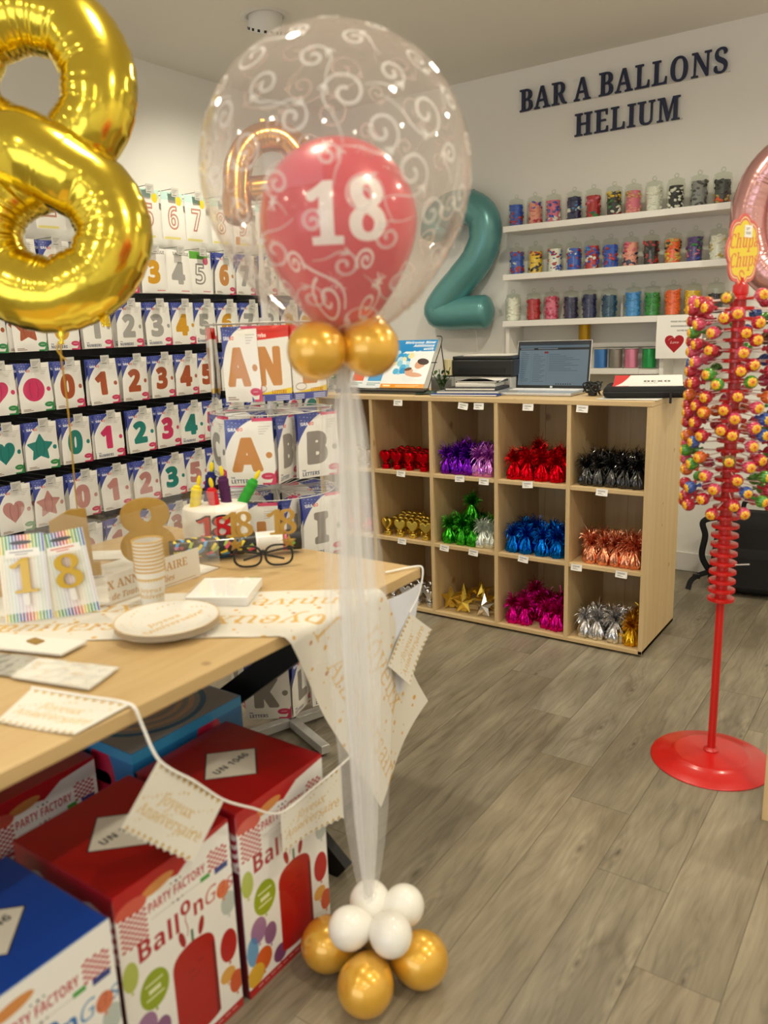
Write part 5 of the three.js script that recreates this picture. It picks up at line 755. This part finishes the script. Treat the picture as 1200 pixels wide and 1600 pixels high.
{ // candle packs
  const cols = ['#e6c62c', '#8fb83a', '#3f9a4a', '#3a9aa0', '#3a62b0', '#5a3f98', '#b03a78', '#cf3a3a', '#e07a2c'];
  const mk = (ch) => canvas(256, 512, (c) => { c.fillStyle = '#ece9e6'; c.fillRect(0, 0, 256, 512); const st = (y, h, al) => { for (let k = 0; k < 14; k++) { c.globalAlpha = al; c.fillStyle = cols[k % 9]; c.fillRect(8 + k * 18, y, 10, h); } c.globalAlpha = 1; }; st(0, 110, 1); st(110, 350, 0.16); st(460, 52, 1); c.fillStyle = '#f3f1ec'; c.fillRect(36, 84, 190, 46); c.fillStyle = ch === '8' ? '#d86a5a' : '#9a9aa0'; c.fillRect(60, 96, 130, 8); c.fillRect(90, 112, 70, 6); c.fillStyle = '#4a4a50'; c.beginPath(); c.ellipse(128, 46, 60, 12, 0, 0, 7); c.fill(); });
  const put = (ch, p, turn, lean, label, roll) => {
    const tex = mk(ch), t = thing('candle_pack', label, 'candle', p, turn, 'number candle packs'); t.rotation.order = 'YXZ'; t.rotation.x = lean; t.rotation.z = roll; tex.repeat.set(1, -1);
    mesh('backing_card', sheet((u, v) => V((u - 0.5) * 0.105, (1 - v) * 0.205, 0), 2, 2, 0.0014), M(0xffffff, { map: tex, roughness: 0.5, clearcoat: 0.5 }), t);
    mesh('blister', rbox(0.085, 0.135, 0.02, 0.006, 0, 0.083, 0.011), clearFilm, t); const g = mesh('candle_digit', glyph(ch, 0.082, 0.008, 1.1), M(0xc9a21c, { metalness: 0.6, roughness: 0.35 }), t); g.position.set(0.002, 0.068, 0.010); mesh('candle_pick', rbox(0.014, 0.03, 0.005, 0.001, 0.002, 0.052, 0.010), white, t);
  };
  put('1', V(-1.722, TT + 0.003, -0.975), 0.80, -0.22, 'upright striped blister pack holding a gold one candle', 0.03); put('8', V(-1.655, TT + 0.003, -1.060), 0.86, -0.20, 'tilted striped blister pack holding a gold eight candle', 0.12);
}
{ // cards and packets at the near end of the table
  const tex = canvas(256, 256, (c) => { c.fillStyle = '#dedad0'; c.fillRect(0, 0, 256, 256); c.fillStyle = '#d8d3c8'; for (let i = 0; i < 120; i++) c.fillRect((i * 67) % 256, (i * 41) % 256, 3, 2); });
  const quad = (name, label, cat, px, th, mat, wrap) => { const q = px.map(([x, y]) => ground(x, y, TT + th)), o = q[0].clone().add(q[2]).multiplyScalar(0.5); o.y = TT + 0.001; const L = q.map((p) => p.clone().sub(o)), t = thing(name, label, cat, o), f = (up, k) => (u, v) => { const p = L[0].clone().multiplyScalar(k).lerp(L[1].clone().multiplyScalar(k), u).lerp(L[3].clone().multiplyScalar(k).lerp(L[2].clone().multiplyScalar(k), u), v); p.y = up + (k > 1 ? 0.002 * n2(u * 5, v * 4) : 0); return p; }; mesh('card', sheet(f(th, 1), 6, 4, th), mat, t); if (wrap) mesh('wrap', sheet(f(th + 0.004, 1.07), 14, 8, 0.0003), clearFilm, t); return t; };
  quad('invitation_pack', 'white card in clear glossy packet lying on the table', 'card', [[60, 1031], [185, 1046], [140, 1079], [18, 1060]], 0.004, M(0xffffff, { map: tex, roughness: 0.6 }), 1);
  const t2 = quad('gift_card', 'white card with a small gold seal lying on the table', 'card', [[-40, 990], [55, 992], [136, 1006], [92, 1026]].map((p, i) => [[0, 993], [137, 1005], [96, 1026], [-40, 1012]][i]), 0.005, paper); mesh('gold_seal', rbox(0.036, 0.008, 0.022, 0.002, 0.005, 0.010, -0.012), glitter, t2);
  const t3 = quad('silver_packet', 'grey printed packet lying beside the white card packet', 'packet', [[0, 1024], [60, 1029], [22, 1058], [-40, 1052]], 0.003, M(0xb4b1a6, { roughness: 0.35, metalness: 0.3 }), 1); mesh('dark_print', box(0.03, 0.001, 0.014, -0.01, 0.0040, 0.0), M(0x4a4034), t3);
  solo('white_card', sheet((u, v) => V((u - 0.5) * 0.16, 0.001, (v - 0.5) * 0.1), 2, 2, 0.0008), paper, 'plain white card lying behind the glitter centrepiece', 'card', onTable(172, 868), 0.6);
}
{ // party glasses
  const p = onTable(413, 888, 0.004), t = thing('party_glasses', 'black party glasses topped with gold glitter eighteens', 'glasses', p, 0.72), bk = blackPlastic; t.scale.setScalar(1.28);
  for (const s of [-1, 1]) {
    const sh = new THREE.Shape(), ho = new THREE.Path(), N = 40, f = (i, k) => { const a = i / N * 2 * Math.PI, cx2 = Math.cos(a), sy = Math.sin(a); return [s * 0.034 + (0.029 * Math.sign(cx2) * Math.pow(Math.abs(cx2), 0.75)) * k, 0.026 + 0.0225 * Math.sign(sy) * Math.pow(Math.abs(sy), 0.8) * k]; };
    for (let i = 0; i < N; i++) { const q = f(i, 1.1), w = f(i, 0.94); sh[i ? 'lineTo' : 'moveTo'](q[0], q[1]); ho[i ? 'lineTo' : 'moveTo'](w[0], w[1]); } sh.holes.push(ho);
    mesh('rim', new THREE.ExtrudeGeometry(sh, { depth: 0.004, bevelEnabled: false }), bk, t); mesh('temple_arm', tube([V(s * 0.068, 0.038, 0), V(s * 0.066, 0.037, -0.009 - (s + 1) * 0.003), V(s * 0.02, 0.030, -0.012 - (s + 1) * 0.003), V(-s * 0.045, 0.012, -0.014 - (s + 1) * 0.003)], 0.0024, 20, 6), bk, t);
    const st = mesh('glitter_star', starGeo(0.0165, 0.0075, 0.002), glitter, t); st.geometry.setAttribute('uv', new THREE.BufferAttribute(new Float32Array(st.geometry.attributes.position.count * 2).map((_, i) => (i * 0.137) % 1), 2)); st.position.set(s * 0.058, 0.056, 0.007);
    const o = new THREE.Group(); o.name = 'glitter_number'; t.add(o); o.position.set(s * 0.047, 0.072, 0.003); const a = mesh('digit_one', glyph('1', 0.056, 0.003, 1.1), glitter, o); a.position.x = -0.014; const b = mesh('digit_eight', glyph('8', 0.056, 0.003, 1.0), glitter, o); b.position.x = 0.010; mesh('number_post', box(0.004, 0.03, 0.002, 0, -0.008, 0), glitter, o);
  }
  mesh('bridge', tube([V(-0.006, 0.032, 0.002), V(0, 0.037, 0.003), V(0.006, 0.032, 0.002)], 0.0032, 12, 6), bk, t);
}
{ // confetti cannon
  const tex = canvas(1024, 256, (c) => { c.fillStyle = '#131316'; c.fillRect(0, 0, 1024, 256); const cs = ['#e8d23a', '#4a9ad8', '#d8486a', '#9ab04a', '#e8d23a', '#3a8ac8']; for (let i = 0; i < 44; i++) { c.save(); c.translate((i * 131) % 600 + 40, (i * 77) % 256); c.rotate(((i * 53) % 10) * 0.25 - 1.1); c.fillStyle = cs[i % 6]; c.fillRect(-30, -12, 60, 24); c.restore(); } c.fillStyle = '#efede8'; c.fillRect(668, 0, 240, 256); c.fillStyle = '#a9a7a2'; for (let k = 0; k < 22; k++) c.fillRect(684, 8 + k * 11, 200 - (k * 37) % 60, 3); c.fillStyle = '#e0608a'; c.fillRect(880, 0, 34, 256); c.fillStyle = '#e8d23a'; c.font = 'bold 34px sans-serif'; for (const y of [60, 190]) { c.fillText('MULTI', 10, y); c.fillStyle = '#d8486a'; c.fillText('COLO', 10, y + 36); c.fillStyle = '#e8d23a'; } c.fillStyle = '#6ab04a'; for (const y of [40, 110, 180]) { c.beginPath(); c.arc(965, y, 14, 0, 7); c.fill(); } });
  const a = V(-1.80, TT + 0.041, -1.475), b = V(-1.545, TT + 0.041, -1.752), L = a.distanceTo(b), g = new THREE.CylinderGeometry(0.031, 0.031, L, 40, 1, true), uv = g.attributes.uv; for (let i = 0; i < uv.count; i++) uv.setXY(i, uv.getY(i), uv.getX(i) * 2);
  const t = thing('confetti_cannon', 'black confetti cannon tube with coloured confetti print lying on the table', 'confetti cannon', a.clone().add(b).multiplyScalar(0.5)); t.quaternion.setFromUnitVectors(UP, b.clone().sub(a).normalize());
  mesh('tube', g, M(0xffffff, { map: tex, roughness: 0.35, clearcoat: 0.4 }), t); for (const s of [-1, 1]) mesh('end_cap', cyl(0.0318, 0.0318, 0.012, 0, s * (L / 2 - 0.003), 0, 40), blackPlastic, t);
}
{ // plush cake hat
  const c = V(-1.812, TT + 0.001, -1.672), t = thing('cake_hat', 'white plush birthday cake hat with coloured candles and a red 18', 'hat', c, 0.80), wh = M(0xf0ece2, { roughness: 0.95, sheen: 0.5 });
  const soft = (r, h) => surf((u, v) => { const a = u * 2 * Math.PI, prof = v < 0.7 ? [r * (1 + 0.05 * Math.sin(v / 0.7 * Math.PI)), h * v / 0.7] : [r * Math.cos((v - 0.7) / 0.3 * 1.5), h + 0.014 * Math.sin((v - 0.7) / 0.3 * 1.5)]; const k = 1 + 0.02 * n2(Math.cos(a) * 3, v * 4 + Math.sin(a) * 2); return V(Math.cos(a) * prof[0] * k, prof[1], Math.sin(a) * prof[0] * k); }, 56, 20, true);
  mesh('plush_body', tr(soft(0.098, 0.122), 0, 0.008, 0), wh, t); mesh('blue_brim', cyl(0.128, 0.128, 0.006, 0, 0.003, 0, 48), M(0x2f7cb8, { roughness: 0.8 }), t);
  const put18 = (ch, x, al) => { const r = 0.1035; const o = mesh('felt_digit', glyph(ch, 0.060, 0.004, 1.3), M(0xc4121c, { roughness: 0.9 }), t); o.position.set(Math.sin(al) * r, 0.058, Math.cos(al) * r + 0.001); o.rotation.y = al; const k = mesh('felt_outline', glyph(ch, 0.070, 0.003, 1.38), M(0x111113, { roughness: 0.9 }), t); k.position.set(Math.sin(al) * (r - 0.003), 0.0530, Math.cos(al) * (r - 0.003)); k.rotation.y = al; }; put18('1', 0, -0.28); put18('8', 0, 0.18);
  const cand = (col, base, dir, len, fl) => { const k = new THREE.Group(); k.name = 'plush_candle'; t.add(k); k.position.copy(base); k.quaternion.setFromUnitVectors(UP, dir.normalize()); mesh('candle_body', surf((u, v) => { const a = u * 2 * Math.PI, r = 0.0155 * (1 + 0.10 * Math.abs(Math.sin(v * 4 * Math.PI))) * (v > 0.94 ? 0.75 : 1); return V(Math.cos(a) * r, v * len, Math.sin(a) * r); }, 20, 26, true), M(col, { roughness: 0.95 }), k); mesh('candle_cap', tr(new THREE.SphereGeometry(0.0125, 14, 8).scale(1, 0.4, 1), 0, len, 0), M(col, { roughness: 0.95 }), k); mesh('felt_flame', tr(new THREE.SphereGeometry(0.0085, 12, 10).scale(0.8, 2.0, 0.45), fl * 0.004, len + 0.019, 0), M(0xe8cf1c, { roughness: 0.9 }), k); };
  cand(0xe6d022, V(-0.062, 0.125, 0.02), V(0.18, 1, 0.05), 0.075, 1); cand(0x141a5c, V(-0.02, 0.130, -0.03), V(0.15, 1, 0), 0.10, 0); cand(0xc4121c, V(0.0, 0.130, 0.03), V(-0.12, 1, 0.1), 0.062, 1); cand(0x4a1c4c, V(0.036, 0.128, 0.005), V(-0.08, 1, 0), 0.092, 0); cand(0x2f9a30, V(0.075, 0.120, -0.01), V(0.62, 1, 0), 0.095, 0);
}
// ---------- gas cylinder cartons under the table ----------
function cartonFront(blue) {
  return canvas(640, 1024, (c) => {
    const main = blue ? '#2c6fb4' : '#a81f2a', rim = blue ? '#1c57a8' : '#b01016'; c.fillStyle = '#ecebe8'; c.fillRect(0, 0, 640, 1024);
    c.fillStyle = blue ? '#ecebe8' : rim; c.beginPath(); c.moveTo(0, 0); c.lineTo(640, 0); c.lineTo(640, 18); c.lineTo(430, 40); c.lineTo(330, 96); c.lineTo(210, 70); c.lineTo(120, 118); c.lineTo(0, 96); c.fill(); c.fillStyle = '#d08a4a'; c.beginPath(); c.ellipse(220, 74, 90, 26, -0.1, 0, 7); c.fill(); c.fillStyle = '#cf5a4a'; c.beginPath(); c.ellipse(80, 100, 80, 40, 0, 0, 7); c.fill();
    const check = (x, y, n, m) => { for (let i = 0; i < n; i++) for (let j = 0; j < m; j++) { c.fillStyle = (i + j) % 2 ? '#b3222c' : '#f2efec'; c.fillRect(x + i * 17, y + j * 13 + i * 2, 17, 13); } }; check(16, 120, 8, 12); check(500, 96, 7, 8);
    c.fillStyle = '#b3222c'; c.textAlign = 'center'; c.font = 'bold 46px sans-serif'; c.save(); c.translate(320, 178); c.scale(0.92, 1.35); c.fillText('PARTY FACTORY', 0, 0); c.restore(); c.fillStyle = '#33343a'; for (const y of [112, 206]) for (const k of [-1, 0, 1]) c.fillRect(312 + k * 26, y, 12 - Math.abs(k) * 4, 12 - Math.abs(k) * 4); c.fillStyle = '#b9b7b2'; c.fillRect(170, 210, 300, 3);
    c.fillStyle = '#3f9a3a'; c.fillRect(450, 196, 56, 22); c.fillStyle = '#2c3f86'; c.fillRect(536, 200, 80, 30);
    c.fillStyle = main; c.textAlign = 'left'; c.font = 'bold 132px sans-serif'; c.fillText('Ball', 78, 372); c.font = 'bold 116px sans-serif'; c.fillText('o', 318, 310); c.fillText('n', 388, 352); c.font = 'italic 112px sans-serif'; c.globalAlpha = 0.72; c.fillText('Gas', 452, 350); c.globalAlpha = 1; c.strokeStyle = main; c.lineWidth = 4; c.beginPath(); c.moveTo(352, 312); c.bezierCurveTo(330, 350, 372, 370, 346, 420); c.stroke();
    const bal = (x, y, rx, ry, col, a = 1) => { c.globalAlpha = a; c.fillStyle = col; c.beginPath(); c.ellipse(x, y, rx, ry, 0, 0, 7); c.fill(); c.beginPath(); c.moveTo(x - 9, y + ry + 16); c.lineTo(x, y + ry - 4); c.lineTo(x + 9, y + ry + 16); c.fill(); c.globalAlpha = 1; };
    bal(40, 400, 40, 70, '#a9b84a', 0.9); bal(600, 420, 46, 60, '#a9b4b0', 0.8); bal(575, 330, 40, 44, '#cf5a2c', 0.8); bal(150, 540, 78, 92, '#8fa31c'); c.fillStyle = '#dfe4b8'; c.fillRect(102, 500, 96, 8); c.fillRect(118, 530, 64, 22); c.fillRect(102, 570, 96, 8); bal(90, 690, 56, 70, '#8a5a8c', 0.85); bal(170, 760, 44, 60, '#7a4a78', 0.9); bal(40, 780, 40, 80, '#4a8ac0', 0.8); bal(110, 870, 60, 66, '#cf5a1c'); bal(50, 920, 60, 60, '#d8a82c'); bal(580, 640, 54, 86, '#b01c1c'); bal(560, 790, 48, 40, '#d89a3a', 0.9); bal(610, 860, 44, 60, '#c4461c', 0.9); bal(230, 920, 50, 50, '#6a2a5c', 0.9);
    c.fillStyle = blue ? '#b5161b' : '#a8100f'; c.beginPath(); c.moveTo(250, 930); c.lineTo(250, 560); c.bezierCurveTo(250, 480, 300, 470, 372, 462); c.bezierCurveTo(440, 470, 500, 480, 500, 560); c.lineTo(500, 930); c.bezierCurveTo(470, 960, 280, 960, 250, 930); c.fill(); c.fillStyle = '#7a0c0c'; c.beginPath(); c.moveTo(500, 560); c.lineTo(500, 930); c.lineTo(476, 944); c.lineTo(480, 540); c.fill();
    c.fillStyle = '#9c1414'; for (const x of [318, 430]) { c.beginPath(); c.ellipse(x, 420, 16, 44, x < 400 ? -0.25 : 0.25, 0, 7); c.fill(); } c.fillStyle = '#3a6a4a'; c.fillRect(368, 404, 14, 60); c.fillStyle = '#8a1014'; c.fillRect(330, 600, 40, 10); c.fillRect(390, 580, 40, 10); c.fillRect(340, 640, 60, 8);
    c.fillStyle = rim; c.fillRect(0, 976, 640, 48); c.fillStyle = '#d8a0a0'; for (let k = 0; k < 12; k++) c.fillRect(60 + k * 46, 994, 34, 6);
  });
}
function cartonSide(blue) { return canvas(320, 512, (c) => { c.fillStyle = '#d9cfd2'; c.fillRect(0, 0, 320, 512); c.fillStyle = blue ? '#1c57a8' : '#a51220'; c.beginPath(); c.moveTo(0, 0); c.lineTo(320, 0); c.lineTo(320, 60); c.lineTo(250, 40); c.lineTo(160, 76); c.lineTo(80, 40); c.lineTo(0, 70); c.fill(); for (let i = 0; i < 22; i++) for (let j = 0; j < 7; j++) { c.fillStyle = (i + j) % 2 ? '#a51f38' : '#f0e6ea'; c.fillRect(i * 15, 62 + j * 12 + (i * 7 % 10), 15, 12); } c.fillStyle = '#b08a3a'; c.fillRect(80, 50, 40, 30); c.fillStyle = '#6a1c2a'; c.fillRect(0, 160, 320, 352); c.fillStyle = '#8a7f84'; c.fillRect(20, 190, 280, 300); }); }
function cartonTop(blue) {
  return canvas(512, 460, (c) => {
    c.fillStyle = blue ? '#0c3f9c' : '#9c0c0e'; c.fillRect(0, 0, 512, 460); c.fillStyle = blue ? '#0a3788' : '#8c0a0c'; c.fillRect(0, 228, 512, 3);
    c.save(); c.translate(262, 232); c.rotate(-Math.PI / 2); c.save(); c.rotate(Math.PI / 4); c.fillStyle = '#1b1b1b'; c.fillRect(-98, -98, 196, 196); c.fillStyle = '#ddd7c9'; c.fillRect(-93, -93, 186, 186); c.restore(); c.fillStyle = '#2b2b2b'; c.font = 'bold 44px sans-serif'; c.textAlign = 'center'; c.fillText('UN 1046', 0, 16); c.restore();
  });
}
const cartonSets = [false, true].map((b) => { const f = M(0xffffff, { map: cartonFront(b), roughness: 0.35, clearcoat: 0.4 }), s = M(0xffffff, { map: cartonSide(b), roughness: 0.4, clearcoat: 0.3 }), u = M(0xffffff, { map: cartonTop(b), roughness: 0.35, clearcoat: 0.35 }), k = M(0xd8cfc4, { roughness: 0.8 }); return [f, s, u, k, s, s]; });
// hollow carton: six boards, the side towards +z with a real hand hole
function boards(t, d, hgt, w, mats, hole) {
  const k = 0.003, panel = (name, g, m) => mesh(name, g, m, t);
  const face = (a, b, holed) => { const s = new THREE.Shape([[-a / 2, 0], [a / 2, 0], [a / 2, b], [-a / 2, b]].map(([x, y]) => new THREE.Vector2(x, y))); if (holed) { const p = new THREE.Path(), [hx, hy, hw, hh] = holed, r = hh / 2; p.absarc(hx + hw / 2 - r, hy, r, Math.PI / 2, -Math.PI / 2, true); p.absarc(hx - hw / 2 + r, hy, r, -Math.PI / 2, -1.5 * Math.PI, true); s.holes.push(p); } const g = new THREE.ExtrudeGeometry(s, { depth: k, bevelEnabled: false, curveSegments: 6 }), u = g.attributes.uv, q = g.attributes.position; for (let i = 0; i < u.count; i++) u.setXY(i, q.getX(i) / a + 0.5, q.getY(i) / b); return g; };
  panel('front_panel', face(w, hgt).rotateY(Math.PI / 2).translate(d / 2 - k, 0, 0), mats[0]); panel('rear_panel', face(w, hgt).rotateY(-Math.PI / 2).translate(-d / 2 + k, 0, 0), mats[1]);
  panel('side_panel', face(d - 2 * k, hgt, hole).translate(0, 0, w / 2 - k), mats[4]); panel('side_panel', face(d - 2 * k, hgt).rotateY(Math.PI).translate(0, 0, -w / 2 + k), mats[5]);
  const top = box(d - 2 * k, k, w - 2 * k, 0, hgt - k / 2, 0); panel('top_panel', top, mats[2]); panel('bottom_panel', box(d - 2 * k, k, w - 2 * k, 0, k / 2, 0), mats[3]);
}
function carton(blue, xf, za, zb, label, turn = 0) {
  const w = za - zb, d = 0.32, hgt = 0.464, t = thing('gas_carton', label, 'carton', V(xf - d / 2, 0.001, (za + zb) / 2), turn);
  boards(t, d, hgt, w, cartonSets[blue ? 1 : 0], [0.02, hgt - 0.115, 0.09, 0.03]);
}
carton(false, -1.13, -1.026, -1.313, 'red gas cylinder carton with UN 1046 label under the runner end');
carton(false, -1.135, -0.722, -1.008, 'red gas cylinder carton between the blue carton and another red one');
carton(true, -1.10, -0.405, -0.690, 'blue gas cylinder carton with UN 1046 label under the table');
carton(false, -1.60, -0.735, -1.018, 'red gas cylinder carton in the dark behind the front cartons');
{ // grey topped blue carton with ring print
  const top = canvas(512, 512, (c) => { c.fillStyle = '#9c9d9e'; c.fillRect(0, 0, 512, 512); const cs = ['#2a6f98', '#9c9d9e', '#cdb294', '#9c9d9e', '#cdb294', '#9c9d9e', '#cdb294', '#9c9d9e', '#cdb294', '#9c9d9e']; cs.forEach((k, i) => { c.fillStyle = k; c.beginPath(); c.arc(250, 256, 240 - i * 22, 0, 7); c.fill(); }); c.fillStyle = '#2f2f33'; c.font = 'bold 44px serif'; c.save(); c.translate(250, 256); c.rotate(-Math.PI / 2); c.textAlign = 'center'; c.fillText('PARTY', 0, 14); c.restore(); });
  const side = canvas(256, 256, (c) => { c.fillStyle = '#2474b4'; c.fillRect(0, 0, 256, 256); c.fillStyle = '#c8204a'; c.beginPath(); c.ellipse(170, 60, 36, 60, 0, 0, 7); c.fill(); c.fillStyle = '#d8842c'; c.beginPath(); c.ellipse(100, 190, 60, 50, 0, 0, 7); c.fill(); c.fillStyle = '#3a9ad0'; c.fillRect(0, 0, 256, 14); }), f = M(0xffffff, { map: side, roughness: 0.4, clearcoat: 0.3 }), u = M(0xffffff, { map: top, roughness: 0.45, clearcoat: 0.2 });
  const t = thing('ring_print_carton', 'blue carton with grey ring printed top under the table', 'carton', V(-1.655, 0.001, -1.215)); boards(t, 0.36, 0.495, 0.36, [f, f, u, f, f, f], [0.04, 0.40, 0.10, 0.035]);
}
// ---------- birthday bunting ----------
{
  const tex = canvas(512, 320, (c) => { c.fillStyle = '#dedad0'; c.fillRect(0, 0, 512, 320); c.fillStyle = '#b8902c'; for (let k = 0; k < 11; k++) { c.beginPath(); c.moveTo(18 + k * 44, 6); c.lineTo(50 + k * 44, 6); c.lineTo(34 + k * 44, 32); c.fill(); c.beginPath(); c.moveTo(20 + k * 44, 312); c.lineTo(48 + k * 44, 312); c.lineTo(34 + k * 44, 288); c.fill(); } c.textAlign = 'center'; c.fillStyle = '#c9a45a'; c.font = 'italic 72px serif'; c.fillText('Joyeux', 250, 150); c.fillText('Anniversaire', 256, 226); for (let i = 0; i < 34; i++) { c.beginPath(); c.arc(30 + (i * 97) % 460, 56 + (i * 61) % 210, 3 + i % 4, 0, 7); c.fill(); } });
  const mat = M(0xffffff, { map: tex, roughness: 0.75 });
  const flag = (a, b, c, d, label, bow = 0.01, parentMat = mat) => { // corners: top left, top right, bottom right, bottom left; scalloped lower edge
    const n = b.clone().sub(a).cross(d.clone().sub(a)).normalize();
    const fn = (u, v) => { const sc = v > 0.999 ? 0.02 * Math.abs(Math.sin(u * 11 * Math.PI)) : 0; const vv = v - (v > 0.999 ? sc * 2 : 0); return a.clone().lerp(b, u).lerp(d.clone().lerp(c, u), vv).addScaledVector(n, bow * Math.sin(u * Math.PI) * (0.3 + v)); };
    const g = sheet(fn, 44, 8, 0.0006), uv = g.attributes.uv; for (let i = 0; i < uv.count; i++) uv.setY(i, 1 - uv.getY(i)); const m = mesh('flag', g, parentMat, cur); m.userData.label = label; return m;
  };
  let cur = thing('birthday_bunting', 'white and gold birthday bunting running over the table edge before the cartons', 'bunting', V(0, 0, 0));
  const T2 = (px, py) => { const p = onTable(px, py, 0.004); p.x = Math.min(p.x, TX1 + 0.0); return p; };
  flag(T2(50, 1080), T2(204, 1105), V(TX1 + 0.003, TT + 0.005, -0.690), T2(-6, 1132), 'white and gold bunting flag lying flat on the table edge', 0.002);
  const q = (px, py, x) => hit(px, py, 0, x);
  const f1 = [q(248, 1187, -1.098), q(350, 1250, -1.098), q(300, 1350, -1.085), q(187, 1298, -1.085)], f2 = [q(438, 1270, -1.098), q(532, 1196, -1.098), q(537, 1279, -1.088), q(441, 1336, -1.088)];
  flag(...f1, 'white and gold bunting flag hanging tilted before the red cartons', 0.008); flag(...f2, 'white and gold bunting flag hanging beside the tulle drape', 0.008);
  const first = cur; cur = thing('birthday_bunting', 'white and gold bunting end dangling from the far table corner', 'bunting', V(0, 0, 0));
  const f3 = [q(640, 958, -1.115), q(675, 984, -1.10), q(642, 1072, -1.085), q(606, 1040, -1.10)]; flag(f3[3], f3[0], f3[1], f3[2], 'white and gold bunting flag dangling below the far table corner', 0.006);
  const cord = M(0xf2f0ea, { roughness: 0.8 }), rim = V(TX1 + 0.006, TT + 0.004, -0.812);
  mesh('cord', tube([T2(50, 1078), T2(130, 1091), rim.clone().add(V(-0.03, 0.002, 0)), rim, rim.clone().add(V(0.012, -0.035, -0.004)), f1[0], f1[0].clone().lerp(f1[1], 0.5).add(V(0.003, 0, 0)), f1[1], q(392, 1262, -1.098), f2[0], f2[0].clone().lerp(f2[1], 0.5).add(V(0.003, 0, 0)), f2[1], q(560, 1170, -1.10)], 0.0028, 140, 6), cord, first);
  const k0 = V(TX1 + 0.008, TT + 0.004, TZ0 + 0.006); mesh('cord', tube([V(TX1 - 0.05, TT + 0.006, TZ0 + 0.1), V(TX1 - 0.004, TT + 0.006, TZ0 + 0.012), k0, k0.clone().add(V(0.004, -0.06, 0.02)), f3[0]], 0.0026, 40, 6), cord, cur);
  solo('paper_bag', sheet((u, v) => V(TX1 + 0.012 + 0.01 * Math.sin(u * 3), TT - 0.034 - v * 0.27, lerp(-1.575, -1.765 + 0.10 * v, u)), 8, 8, 0.0008), M(0xdfe3f0, { roughness: 0.6 }), 'pale blue white sheet hanging behind the runner at the table corner', 'paper');
}
scene.updateMatrixWorld(true);
renderer.render(scene, camera);
